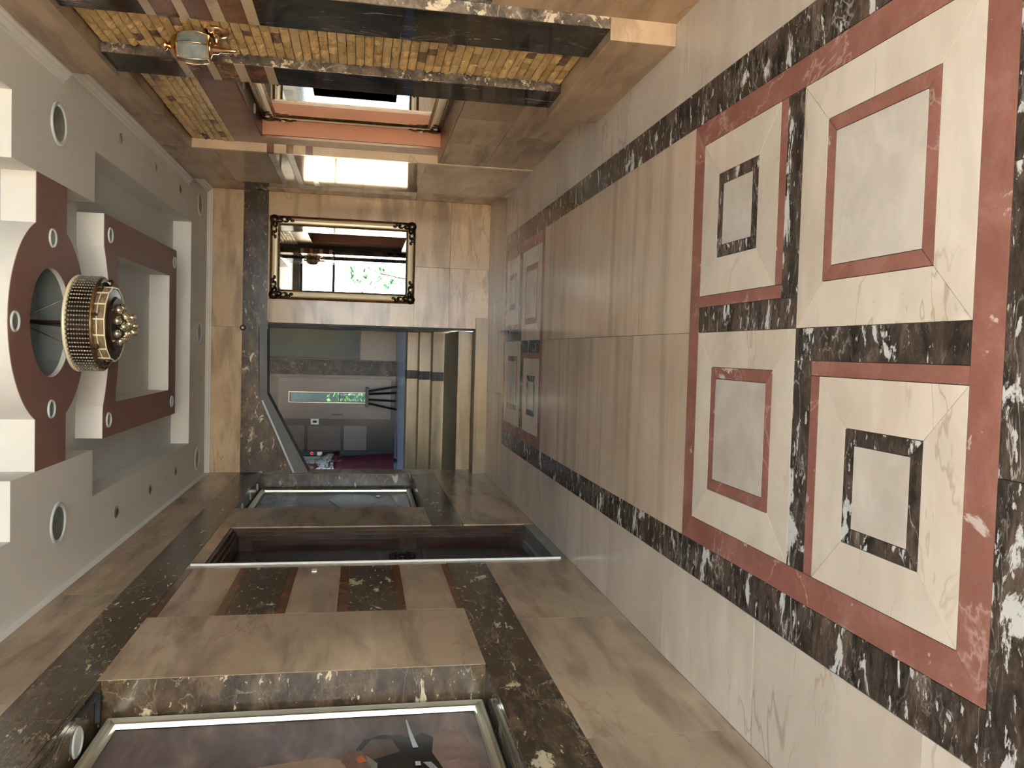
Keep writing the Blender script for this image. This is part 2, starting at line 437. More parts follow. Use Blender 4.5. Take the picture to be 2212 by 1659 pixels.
# near field: dark marble across, then beige to the entrance
for a, b in ((XL, -0.25), (-0.25, 0.45), (0.45, XR)): rect(a, b, 1.05, 1.565, 'dark_floor', 'dark_strip')
rect(-1.384, 1.70, -1.6, 0.9, 'beige_floor'); rect(XL, XR, 0.9, 1.05, 'beige_floor')
rect(1.70, 2.28, -1.6, 2.6, 'beige_floor')

# ------------------------------------------------------------------ ceiling
Z0, Z1 = 3.03, 3.195
ce = MB()
ce.box(-1.8, 2.6, -1.9, 9.35, Z1, Z1+0.12)
ce = ce.build('ceiling', M['plaster'], at=(0, 0, Z1)); tag(ce, 'grey white plaster ceiling stepped into shallow trays', 'ceiling', kind='structure')
lo = MB()
def lowbox(x0, x1, y0, y1): lo.box(x0, x1, y0, y1, Z0, Z1)
lowbox(-1.7, -0.97, -1.6, 9.35); lowbox(1.16, 2.3, -1.6, 9.35)
lowbox(-0.97, 1.16, 8.24, 9.35)
lowbox(-0.97, -0.68, 4.19, 5.39); lowbox(0.845, 1.16, 4.19, 5.39)
lowbox(-0.97, 1.16, -1.6, 1.34)
lo.build('lowered_border', M['plaster_bright'], ce)
# curved rose with cross strip
def rose_outline(n=48):
    c = (0.088, 4.705); R = 0.545; hy = 0.215
    a0 = math.asin(hy/R)
    pts = [(0.845, c[1]-hy), (0.845, c[1]+hy)]
    for i in range(n+1): 
        a = a0+(PI-2*a0)*i/n; pts.append((c[0]+R*math.cos(a), c[1]+R*math.sin(a)))
    pts += [(-0.68, c[1]+hy), (-0.68, c[1]-hy)]
    for i in range(n+1):
        a = PI+a0+(PI-2*a0)*i/n; pts.append((c[0]+R*math.cos(a), c[1]+R*math.sin(a)))
    return pts
def ringsolid(outer, inner, z0, z1, name, mat, parent):
    """flat plate with a hole, faces stitched by nearest angle"""
    import bmesh
    bm = bmesh.new()
    def loop(P, z): 
        vs = [bm.verts.new((x, y, z)) for x, y in P]
        es = [bm.edges.new((vs[i], vs[(i+1) % len(vs)])) for i in range(len(vs))]
        return vs, es
    res = []
    for z in (z0, z1):
        vo, eo = loop(outer, z); vi, ei = loop(inner, z)
        bmesh.ops.triangle_fill(bm, edges=eo+ei, use_beauty=True)
        res.append((vo, vi))
    for k in (0, 1):
        a, b = res[0][k], res[1][k]
        for i in range(len(a)):
            j = (i+1) % len(a); bm.faces.new((a[i], a[j], b[j], b[i]))
    bmesh.ops.recalc_face_normals(bm, faces=bm.faces)
    off = parent['base']
    bmesh.ops.translate(bm, verts=bm.verts, vec=(-off[0], -off[1], -off[2]))
    me = bpy.data.meshes.new(name); bm.to_mesh(me); bm.free(); me.materials.append(mat)
    o = bpy.data.objects.new(name, me); COL.objects.link(o); o.parent = parent; o['base'] = tuple(off)
    return o
hole = [(0.088+0.292*math.cos(2*PI*i/48), 4.705+0.292*math.sin(2*PI*i/48)) for i in range(48)]
ro = rose_outline()
rz = empty('trim_1', (0.088, 4.705, Z0), 'round brown ceiling ring on a cross strip around the chandelier', 'ceiling ring', kind='structure')
ringsolid(ro, hole, Z0, Z0+0.004, 'brown_face', M['brown_paint'], rz)
ringsolid(ro, hole, Z0+0.004, Z1, 'white_edge', M['plaster_bright'], rz)
# rectangular brown frame with curved near side
def arcside(xa, xb, R, ymin, n=28):
    out = []
    for i in range(n+1):
        x = xa+(xb-xa)*i/n; dx = x-0.09
        y = 4.7+math.sqrt(max(0, R*R-dx*dx)); out.append((x, max(ymin, y)))
    return out
fo = arcside(-0.63, 0.812, 1.03, 5.587)+[(0.812, 7.63), (-0.63, 7.63)]
fi = arcside(-0.41, 0.575, 1.235, 5.86)+[(0.575, 7.385), (-0.41, 7.385)]
fr = empty('trim_2', (0.09, 6.6, Z0), 'rectangular brown dropped ceiling frame with a concave near side', 'ceiling frame', kind='structure')
ringsolid(fo, fi, Z0, Z0+0.004, 'brown_face', M['brown_paint'], fr)
ringsolid(fo, fi, Z0+0.004, Z1, 'white_edge', M['plaster_bright'], fr)

def downlight(x, y, r, label, group, z=Z0, glass='lamp_glass'):
    t = empty('ceiling_light', (x, y, z), label, 'ceiling light', group)
    MB().lathe([(r*0.80, z-0.001), (r*0.83, z-0.006), (r*0.93, z-0.010), (r, z-0.007), (r*1.02, z)], (x, y, 0), n=36, cap=False).build('trim_ring', M['trim_white'], t, smooth=True)
    MB().lathe([(r*0.80, z-0.001), (r*0.5, z-0.003), (0.001, z-0.004)], (x, y, 0), n=36, cap=False).build('diffuser', M[glass], t, smooth=True)
    return t
pos = {'right': 1, 'left': -1}
for x, y, lab in ((1.159, 4.787, 'large round downlight over the wall lantern, right side of the ceiling border'),
                  (-1.013, 4.809, 'large round downlight over the wall inlays, left side of the ceiling border'),
                  (1.40, 8.642, 'large round downlight in the far right ceiling corner'),
                  (-1.17, 8.643, 'large round downlight in the far left ceiling corner'),
                  (0.112, 8.678, 'large round downlight centred over the stair opening')):
    downlight(x, y, 0.115, lab, 'large round downlights')
for x, y, lab in ((0.538, 4.704, 'small disc light on the right arm of the brown ring'),
                  (0.081, 4.23, 'small disc light on the near rim of the brown ring'),
                  (-0.374, 4.698, 'small disc light on the left arm of the brown ring'),
                  (0.689, 5.706, 'small disc light on the near right corner of the brown ceiling frame'),
                  (0.701, 7.534, 'small disc light on the far right corner of the brown ceiling frame'),
                  (-0.514, 7.49, 'small disc light on the far left corner of the brown ceiling frame'),
                  (-0.519, 5.70, 'small disc light on the near left corner of the brown ceiling frame')):
    downlight(x, y, 0.05, lab, 'small disc lights in the brown ceiling pieces')
def spot(x, y, label):
    t = empty('spotlight', (x, y, Z0), label, 'spotlight', 'tiny recessed spotlights')
    MB().lathe([(0.018, Z0-0.001), (0.03, Z0-0.006), (0.04, Z0-0.003), (0.042, Z0)], (x, y, 0), n=20, cap=False).build('bezel', M['champagne'], t, smooth=True)
    MB().lathe([(0.022, Z0), (0.021, Z0-0.003), (0.012, Z0-0.005), (0.001, Z0-0.005)], (x, y, 0), n=16, cap=False).build('bulb', M['lamp_glass'], t, smooth=True)
for i, (x, y) in enumerate(((1.366, 5.933), (1.38, 6.873), (1.374, 7.754))):
    spot(x, y, ('nearest', 'middle', 'farthest')[i]+' of three tiny spotlights along the right ceiling border')
for i, (x, y) in enumerate(((-1.169, 5.893), (-1.168, 6.792), (-1.158, 7.684))):
    spot(x, y, ('nearest', 'middle', 'farthest')[i]+' of three tiny spotlights along the left ceiling border')

# ------------------------------------------------------------------ walls
def wall(name, mb, label):
    return tag(mb.build(name, M['grout'], at=(0, 0, 0)), label, 'wall', kind='structure')
PX = -1.384   # finished face of the left wall
bl = MB()
def lb(y0, y1, z0, z1): bl.box(-1.80, PX-0.02, y0, y1, z0, z1)
R1a, R1b, RZ0, RZ1 = 1.70, 3.49, 0.83, 2.415       # near picture recess
R2a, R2b = 7.10, 8.99
D0, D1, DZ = 5.265, 6.355, 2.345
lb(-1.9, R1a, 0, 3.2); lb(R1a, R1b, 0, RZ0-0.02); lb(R1a, R1b, RZ1+0.02, 3.2)
lb(R1b+0.02, D0, 0, 3.2); lb(D0, D1, DZ, 3.2); lb(D1, R2a, 0, 3.2)
lb(R2a, R2b, 0, RZ0-0.02); lb(R2a, R2b, 2.466, 3.2); lb(R2b+0.02, 9.35, 0, 3.2)
bl.box(-1.80, -1.64, R1a, R1b+0.02, RZ0-0.02, RZ1+0.02); bl.box(-1.80, -1.64, R2a, R2b+0.02, RZ0-0.02, 2.466)
bl.box(-1.80, -1.62, D0, D1, 0, DZ)
wl = wall('wall_left', bl, 'long marble wall on the left with two picture recesses and a door')

def wslab(parent, x0, x1, y0, y1, z0, z1, mat, name='wall_slab', g=G):
    """slab with joints on its two in-plane directions"""
    if x1-x0 < min(y1-y0, z1-z0): return B(x0, x1, y0+g, y1-g, z0+g, z1-g).build(name, M[mat], parent)
    if y1-y0 < min(x1-x0, z1-z0): return B(x0+g, x1-g, y0, y1, z0+g, z1-g).build(name, M[mat], parent)
    return B(x0+g, x1-g, y0+g, y1-g, z0, z1).build(name, M[mat], parent)

def L(y0, y1, z0, z1, mat='beige_wall', name='wall_slab'): return wslab(wl, PX-0.02, PX, y0, y1, z0, z1, mat, name)
def runs(fn, cuts, z0, z1, mat='beige_wall', name='wall_slab'):
    for a, b in zip(cuts, cuts[1:]): fn(a, b, z0, z1, mat, name)
# skirting course
runs(L, [-1.6, -0.9, 0.1, 1.45, 2.76, 4.07, 5.265], 0, 0.575)
runs(L, [6.355, 7.65, 9.1], 0, 0.575)
# lower dark band
runs(L, [-1.6, -0.7, 0.6, 1.9, 3.1, 4.25, 5.265], 0.575, 0.83, 'dark_wall', 'dark_band_slab')
runs(L, [6.355, 7.6, 8.99], 0.575, 0.83, 'dark_wall', 'dark_band_slab'); L(8.99, 9.1, 0.575, 0.83)
# upper dark band and frieze
runs(L, [-1.6, -0.7, 0.6, 1.9, 3.15, 4.35, 5.55, 6.9, 8.99], 2.435, 2.675, 'dark_wall', 'dark_band_slab')
L(8.99, 9.1, 2.435, 2.675, 'dark_wall', 'dark_band_slab')
runs(L, [-1.6, -0.7, 0.6, 1.95, 3.3, 4.7, 6.1, 7.6, 9.1], 2.675, 2.99)
# fields between the bands
runs(L, [-1.6, -0.7, 0.3, 1.70], 0.83, 2.435)
L(3.49, 4.275, 0.83, 2.435)
L(6.355, 7.10, 0.83, 2.435)
L(R2b, 9.1, 0.83, 2.435); L(9.1, 9.352, 0, 1.6); L(9.1, 9.352, 1.6, 3.19)
L(5.18, 5.25, 0.83, 2.435); L(5.25, 6.36, 2.345, 2.435)
zs = [(0.83, 0.868, 'red_wall'), (0.868, 1.138, 'beige_wall'), (1.138, 1.185, 'red_wall'), (1.185, 1.447, 'dark_wall'), (1.447, 1.50, 'red_wall'),
      (1.50, 1.765, 'beige_wall'), (1.765, 1.812, 'red_wall'), (1.812, 2.062, 'dark_wall'), (2.062, 2.11, 'red_wall'), (2.11, 2.39, 'beige_wall'), (2.39, 2.435, 'red_wall')]
for a, b, m in zs: L(4.275, 5.18, a, b, m, 'inlay_slab')
L(R1a, R1b, 2.415, 2.435, 'dark_wall', 'dark_band_slab')
# recess linings
for (a, b, zt) in ((R1a, R1b, RZ1), (R2a, R2b, 2.436)):
    wslab(wl, -1.62, PX-0.001, b, b+0.02, RZ0, zt, 'dark_wall', 'recess_slab')
    wslab(wl, -1.62, PX-0.001, a-0.02, a, RZ0, zt, 'dark_wall', 'recess_slab')
    wslab(wl, -1.62, PX-0.021, a, b, RZ0-0.02, RZ0, 'grey_dark', 'recess_slab')
    wslab(wl, -1.62, PX-0.021, a, b, zt, zt+0.02, 'dark_wall', 'recess_slab')
    wslab(wl, -1.64, -1.62, a, b, RZ0, zt, 'dark_wall', 'recess_slab')
B(PX-0.02, PX+0.012, 5.252, 5.266, 0.05, 2.42).build('corner_bead', M['white'], wl)
# plaster cove at the top of the left wall
def sweep_cove(name, prof, axis, a0, a1, parent_label):
    m = MB().prism(prof, a0, a1, axis)
    return tag(m.build(name, M['plaster_bright']), parent_label, 'moulding', kind='structure')
sweep_cove('trim_3', [(PX-0.02, 2.99), (PX, 2.99), (PX+0.006, 3.03), (PX-0.02, 3.03)], 'Y', -1.6, 9.1, 'thin plaster edge between left wall and ceiling')

# back wall -------------------------------------------------------------
YB = 9.1
wb = MB(); wb.box(0.25, 2.0, YB+0.02, YB+0.25, 0, 3.2); wb.box(-1.80, 0.25, YB+0.02, YB+0.25, 2.50, 3.2)
wb = wall('wall_back', wb, 'marble back wall with framed mirror beside the stair opening')
def K(x0, x1, z0, z1, mat='beige_back', name='wall_slab'): return wslab(wb, x0, x1, YB, YB+0.02, z0, z1, mat, name)
K(0.25, 0.92, 0.0, 0.445); K(0.92, 1.655, 0, 0.445)
K(0.25, 0.92, 0.445, 0.84); K(0.92, 1.655, 0.445, 0.84)
K(0.25, 0.505, 0.84, 2.415); K(1.40, 1.655, 0.84, 2.415); K(0.505, 1.40, 0.84, 2.415)
K(0.20, 0.95, 2.415, 2.67, 'dark_wall', 'dark_band_slab'); K(0.95, 1.655, 2.415, 2.67, 'dark_wall', 'dark_band_slab')
K(-1.37, -0.6, 2.495, 2.67, 'dark_wall', 'dark_band_slab'); K(-0.6, 0.20, 2.495, 2.67, 'dark_wall', 'dark_band_slab')
K(-1.384, 0.19, 2.67, 2.99); K(0.19, 1.655, 2.67, 2.99)
# reveal of the opening
wslab(wb, 0.25-0.02, 0.25, YB+0.001, YB+0.25, 0.0, 2.415, 'reveal_dark', 'reveal_slab')
# moulded cornice, back
cp = [(0, 2.985), (0.012, 2.985), (0.018, 2.997), (0.03, 3.002), (0.042, 3.018), (0.055, 3.022), (0.06, 3.03), (0, 3.03)]
sweep_cove('trim_4', [(YB-a+0.0, b) for a, b in cp], 'X', -1.384, 1.64, 'white moulded cornice along the back wall')

# stair soffit closing the top left of the opening: dark marble above a bent grey beam
so = empty('stair_soffit', (-0.55, YB+0.03, 2.1), 'grey bent stair soffit beam under dark marble in the back opening', 'soffit', kind='structure')
MB().prism([(-1.384, 2.50), (0.25, 2.50), (-0.57, 2.485), (-1.384, 2.13)][::-1], YB+0.001, YB+0.02, 'Y').build('marble_infill', M['dark_wall'], so)
MB().prism([(0.24, 2.494), (-0.574, 2.482), (-1.384, 2.128), (-1.384, 1.95), (-0.525, 2.40), (0.24, 2.412)][::-1], YB+0.002, YB+0.25, 'Y').build('beam', M['grey_alu'], so)
MB().prism([(-0.60, 2.460), (-1.384, 2.118), (-1.384, 2.098), (-0.595, 2.442)][::-1], YB-0.004, YB+0.01, 'Y').build('light_strip', M['trim_white'], so)
B(0.17, 0.27, YB-0.01, YB+0.10, 2.40, 2.47).build('bracket', M['grey_alu'], so)

# right wall ------------------------------------------------------------
X0 = 1.536
br = MB()
br.box(X0+0.02, 2.1, 2.62, 3.605, 0, 3.2)
br.box(1.56, 2.1, 3.605, 4.85, 0, 3.2)
br.box(1.575, 2.1, 4.85, 6.82, 0, 0.80)
br.box(1.635, 2.1, 4.85, 5.10, 0.80, 3.2); br.box(1.635, 2.1, 6.60, 6.85, 0.80, 3.2)
br.box(1.635, 2.1, 5.10, 6.60, 2.20, 3.2); br.box(1.80, 2.1, 5.10, 6.60, 0.80, 2.20)
br.box(1.575, 2.1, 6.85, 8.07, 0, 3.2); br.box(1.675, 2.1, 8.07, 9.35, 0, 3.2)
br.box(2.1, 2.3, 2.62, 2.80, 0, 3.2)
wr = wall('wall_right', br, 'marble wall on the right with stone pilasters and a mirror niche')
def RS(x, y0, y1, z0, z1, mat='beige_wall', name='wall_slab', t=0.02): return wslab(wr, x, x+t, y0, y1, z0, z1, mat, name)
# before the pillar
for a, b in ((2.6, 3.605),): RS(X0, a, b, 0, 0.87); RS(X0, a, b, 0.87, 1.9, 'grey_dark'); RS(X0, a, b, 1.9, 3.03, 'grey_dark')
wslab(wr, X0+0.001, 2.3, 2.60, 2.62, 0, 3.03, 'dark_wall')
# plinth
pl = empty('trim_5', (1.49, 4.25, 0), 'low beige marble plinth block under the stone pilaster', 'plinth', kind='structure')
B(1.434, 1.558, 3.605, 4.90, 0, 0.316).build('plinth_block', M['beige_wall'], pl, bevel=0.004)
# dark marble pilaster bands with striped inlays
sx = [(0.316, 1.25, 'black_marble'), (1.25, 1.895, 'black_marble'), (1.895, 1.945, 'cream'), (1.945, 2.045, 'red_wall'), (2.045, 2.10, 'cream'), (2.10, 2.20, 'red_wall'),
      (2.20, 2.245, 'cream'), (2.245, 2.345, 'red_wall'), (2.345, 2.39, 'cream'), (2.39, 2.75, 'black_marble')]
M['cream'] = beige('cream_marble', (0.54, 0.41, 0.28), (0.68, 0.54, 0.39), rough=0.16, streak=0.15)
for nm, y0, y1, lab in (('trim_6', 3.61, 3.972, 'dark marble pilaster band nearer the camera with brown and cream stripes'),
                        ('trim_7', 4.545, 4.836, 'dark marble pilaster band beyond the lantern with brown and cream stripes')):
    pb = empty(nm, (1.5, y0, 0.316), lab, 'pilaster', kind='structure')
    for a, b, m in sx:
        o = B(1.482, 1.558, y0, y1, a+G*0.5, b-G*0.5).build('pilaster_slab', M[m], pb)
    B(1.484, 1.556, y0-0.006, y0+0.0, 0.318, 2.75).build('lit_edge_slab', M['grey_dark'], pb)  # greyer marble paints daylight on the near face of the dark band

# split stone pieces -----------------------------------------------------
def stone_mesh(k):
    """pillowed chip, unit size in Y and Z, proud in -X"""
    rr = random.Random(100+k); m = MB(); ny, nz = 5, 3
    vs = []
    for j in range(nz+1):
        for i in range(ny+1):
            edge = (i in (0, ny)) or (j in (0, nz))
            d = rr.uniform(0.0, 0.35) if edge else rr.uniform(0.35, 1.0)
            vs.append((-d, i/ny, j/nz))
    fs = [(j*(ny+1)+i, (j+1)*(ny+1)+i, (j+1)*(ny+1)+i+1, j*(ny+1)+i+1) for j in range(nz) for i in range(ny)]
    n = len(vs); bd = [i for i in range(ny+1)]+[(j+1)*(ny+1)+ny for j in range(nz)]+[nz*(ny+1)+i for i in range(ny-1, -1, -1)]+[j*(ny+1) for j in range(nz-1, 0, -1)]
    vs2 = [(1.0, vs[i][1], vs[i][2]) for i in bd]
    b = len(bd)
    fs += [(bd[i], bd[(i+1) % b], n+(i+1) % b, n+i) for i in range(b)]
    m.add(vs+vs2, fs)
    return m.mesh('stone_tile', M['stone_yellow'])
SM = [stone_mesh(k) for k in range(10)]
SB = [me.copy() for me in SM]
for me in SB: me.materials[0] = M['stone_brown']
def stones(parent, x, y0, y1, z0, z1, h, wmin, wmax, seed, depth=0.016, brown=0.05):
    rr = random.Random(seed); n = max(1, round((z1-z0)/h)); h = (z1-z0)/n; off = parent['base']; cnt = 0
    for r in range(n):
        y = y0
        while y < y1-0.002:
            w = rr.uniform(wmin, wmax)
            if y1-y-w < wmin*0.7: w = y1-y
            me = rr.choice(SB if rr.random() < brown else SM)
            o = bpy.data.objects.new('stone_tile', me); COL.objects.link(o); o.parent = parent
            o.location = (x-off[0], y+0.0018-off[1], z0+r*h+0.0018-off[2]); o.scale = (depth*rr.uniform(0.7, 1.5), w-0.0036, h-0.0036)
            y += w; cnt += 1
    return cnt
s1 = empty('trim_8', (1.53, 4.25, 0.316), 'vertical strip of golden split stone tiles behind the lantern', 'stone cladding', kind='structure')
c1 = stones(s1, 1.538, 3.974, 4.543, 0.318, 2.745, 0.0455, 0.07, 0.17, 3)
B(1.545, 1.56, 3.974, 4.543, 0.316, 2.75).build('mortar', M['grout'], s1)
s2 = empty('trim_9', (1.62, 5.9, 2.42), 'band of golden split stone tiles above the mirror niche', 'stone cladding', kind='structure')
c2 = stones(s2, 1.617, 4.86, 6.80, 2.425, 2.745, 0.046, 0.08, 0.18, 5)
B(1.625, 1.634, 4.86, 6.80, 2.425, 2.75).build('mortar', M['grout'], s2)
print('stones', c1, c2)

# friezes and soffits
def FR(x0, x1, y0, y1, z0, z1, m='beige_wall'): return B(x0, x1, y0+G, y1-G, z0, z1).build('frieze_slab', M[m], wr)
FR(1.455, 1.60, 2.62, 3.7, 2.752, 3.03); FR(1.455, 1.60, 3.7, 4.85, 2.752, 3.03)
FR(1.545, 1.66, 4.85, 5.9, 2.752, 3.03); FR(1.545, 1.66, 5.9, 6.80, 2.752, 3.03)
# niche course
RS(1.55, 4.85, 5.8, 0, 0.42); RS(1.55, 5.8, 6.845, 0, 0.42)
RS(1.55, 4.85, 5.45, 0.42, 0.80); RS(1.55, 5.45, 6.1, 0.42, 0.80); RS(1.55, 6.1, 6.845, 0.42, 0.80)
B(1.552, 1.76, 4.86, 6.80, 0.802, 0.812).build('niche_sill', M['beige_wall'], wr)
# mauve surround of the niche
sur = empty('trim_10', (1.62, 5.85, 0.81), 'smooth mauve stone surround of the mirror niche', 'surround', kind='structure')
B(1.615, 1.634, 4.86, 6.80, 2.20, 2.423).build('lintel', M['mauve'], sur)
B(1.615, 1.634, 6.602, 6.80, 0.812, 2.20).build('jamb', M['mauve'], sur)
B(1.615, 1.634, 4.86, 5.098, 0.812, 2.20).build('jamb', M['mauve'], sur)
nl = empty('trim_11', (1.7, 5.85, 0.812), 'salmon painted lining of the mirror niche', 'niche lining', kind='structure')
B(1.635, 1.765, 6.592, 6.60, 0.812, 2.20).build('side_lining', M['salmon'], nl)
B(1.635, 1.765, 5.10, 5.108, 0.812, 2.20).build('side_lining', M['salmon'], nl)
B(1.765, 1.775, 5.10, 6.60, 0.812, 2.20).build('back_lining', M['salmon'], nl)
B(1.617, 1.765, 5.108, 6.592, 2.192, 2.199).build('head_lining', M['wood_jamb'], nl)
# far panel with striped front face
fp = empty('trim_12', (1.55, 7.45, 0), 'projecting polished marble panel beyond the niche with thin brown stripes', 'pilaster', kind='structure')
def fpx(y): return 1.545
stripes = [(1.825, 1.88), (1.977, 2.03), (2.128, 2.18)]
zz = [0, 0.9, 1.42, 1.825]
for a, b in zip(zz, zz[1:]): B(1.547, 1.575, 6.842, 8.085, a+G, b-G).build('panel_slab', M['panel_polish'], fp)
prev = 1.825
for a, b in stripes:
    if a > prev: B(1.547, 1.575, 6.842, 8.085, prev+G, a-G).build('panel_slab', M['panel_polish'], fp)
    B(1.547, 1.575, 6.842, 8.085, a+G, b-G).build('stripe_slab', M['grey_marble'], fp)
    prev = b
B(1.547, 1.575, 6.842, 8.085, 2.18+G, 2.60).build('panel_slab', M['panel_polish'], fp)
B(1.547, 1.66, 6.842, 8.085, 2.60+G, 3.03).build('panel_slab', M['beige_wall'], fp)
prev = 0.0
for a, b in stripes+[(2.752, 3.03)]:
    B(1.545, 1.635, 6.80, 6.84, prev+G, a-G).build('face_slab', M['cream'], fp)
    B(1.545, 1.635, 6.80, 6.84, a, b).build('face_stripe' if b < 2.7 else 'face_slab', M['red_wall'] if b < 2.7 else M['beige_wall'], fp)
    prev = b
# recessed far bay
def R4(y0, y1, z0, z1, m='beige_wall', n='wall_slab'): return wslab(wr, 1.655, 1.675, y0, y1, z0, z1, m, n)
R4(8.087, 9.1, 0, 0.85); R4(8.087, 8.86, 0.85, 2.415, 'black_marble', 'dark_band_slab'); R4(8.86, 9.1, 0.85, 2.415)
R4(8.087, 9.1, 2.415, 2.67, 'dark_wall', 'dark_band_slab'); R4(8.087, 9.1, 2.67, 3.0)
# stepped cornice on the right
for nm, x, a, b, lab in (('trim_13', 1.455, 2.62, 4.85, 'white moulded cornice over the stone pilaster'), ('trim_14', 1.545, 4.85, 8.085, 'white moulded cornice over the mirror niche'),
                         ('trim_15', 1.655, 8.085, 9.1, 'white moulded cornice in the far right corner')):
    sweep_cove(nm, [(x-a1, b1) for a1, b1 in cp][::-1], 'Y', a, b, lab)

# ------------------------------------------------------------------ front (behind the camera): glazed entrance
wf = MB(); wf.box(-1.8, -1.384, -1.9, -1.6, 0, 3.2); wf.box(-1.384, 2.6, -1.9, -1.6, 2.88, 3.2); wf.box(2.3, 2.6, -1.9, -1.6, 0, 2.88)
wall('wall_front', wf, 'front wall around the glazed entrance behind the camera')
ws = MB(); ws.box(2.3, 2.6, -1.6, 2.8, 0, 3.2)
wall('wall_side', ws, 'side wall of the entrance bay right of the camera')
def glazing(name, axis, c, a0, a1, bars, z1, label):
    t = empty(name, (0, 0, 0), label, 'window', kind='structure')
    def bx(u0, u1, z0, z1_, w=0.03):
        return B(u0, u1, c-w, c+w, z0, z1_) if axis == 'Y' else B(c-w, c+w, u0, u1, z0, z1_)
    for u in bars: bx(u-0.03, u+0.03, 0.02, z1).build('frame_bar', M['frame_alu'], t)
    for z in (0.03, 2.1, z1-0.03): bx(a0, a1, z-0.03, z+0.03).build('frame_bar', M['frame_alu'], t)
    for u, w in zip(bars, bars[1:]): bx(u+0.03, w-0.03, 0.06, z1-0.06, 0.004).build('pane', M['glass'], t)
    return t
glazing('window_1', 'Y', -1.75, -1.384, 2.3, [-1.35, 0.15, 1.25, 2.27], 2.88, 'glazed entrance screen with dark frame behind the camera')
# two dark marble columns seen only in the mirrors, white strips paint window reflections
for i, (x, y) in enumerate(((2.08, 0.2), (2.08, 1.7))):
    t = empty('trim_%d' % (16+i), (x, y, 0), 'dark marble column with painted white window reflections at its corners near the entrance, '+('nearer the glass' if i == 0 else 'farther from the glass'), 'column', kind='structure')
    B(x-0.18, x+0.18, y-0.18, y+0.18, 0, 3.03).build('shaft', M['black_marble'], t)
    for sx_ in (-1, 1):
        for sy_ in (-1, 1):
            B(x+sx_*0.19-0.03, x+sx_*0.19+0.03, y+sy_*0.19-0.03, y+sy_*0.19+0.03, 0, 3.03).build('painted_reflection_strip', M['white'], t)
gd = B(-14, 16, -22, -1.9, -0.15, -0.02).build('pavement', M['paving'], at=(0, -12, -0.15)); tag(gd, 'pale paving outside the entrance', 'pavement', kind='structure')

fw_ = B(-16, 0.0, -6.4, -6.0, -0.02, 7.5).build('warm_bounce_wall', M['bounce_warm'], at=(-8, -6.2, -0.02)); tag(fw_, 'added warm wall bouncing sunlight in through the entrance', 'wall', kind='structure')  # invented wall, placed to bounce warm sunlight into the hall
def leafy(name, x, y, z, h, n, label, spread=0.5, size=0.16, seed=1):
    sy = 0.6 if name == 'shrub' else 1.0
    rr = random.Random(seed); t = empty(name, (x, y, z), label, 'plant')
    m = MB()
    for i in range(7):
        a = rr.uniform(0, 2*PI); m.tube([(x, y, z), (x+0.3*spread*math.cos(a), y+0.3*spread*math.sin(a), z+h*0.6), (x+spread*math.cos(a), y+spread*math.sin(a), z+h)], [0.012, 0.009, 0.004], 5)
    m.build('stem', M['wood_jamb'], t)
    m = MB()
    for i in range(n):
        a = rr.uniform(0, 2*PI); r = spread*rr.uniform(0.1, 1.1); zz_ = z+h*rr.uniform(0.35, 1.08); L_ = size*rr.uniform(0.7, 1.3); d = rr.uniform(-0.5, 0.6); b = a+rr.uniform(-0.8, 0.8)
        c = Vector((x+r*math.cos(a), y+r*sy*math.sin(a), zz_)); u = Vector((math.cos(b), math.sin(b), d)).normalized(); w = Vector((-math.sin(b), math.cos(b), 0))*L_*0.22
        m.add([c, c+u*L_*0.5+w, c+u*L_, c+u*L_*0.5-w, c+u*L_*0.5+Vector((0, 0, 0.01))], [(0, 1, 4), (1, 2, 4), (2, 3, 4), (3, 0, 4)])
    o = m.build('foliage', M['leaf'], t); o['kind'] = 'stuff'
    return t
leafy('garden_plant', 1.75, -2.8, -0.02, 1.6, 160, 'broad leaved garden plant outside the entrance, seen in the mirror', 0.55, 0.3, 4)

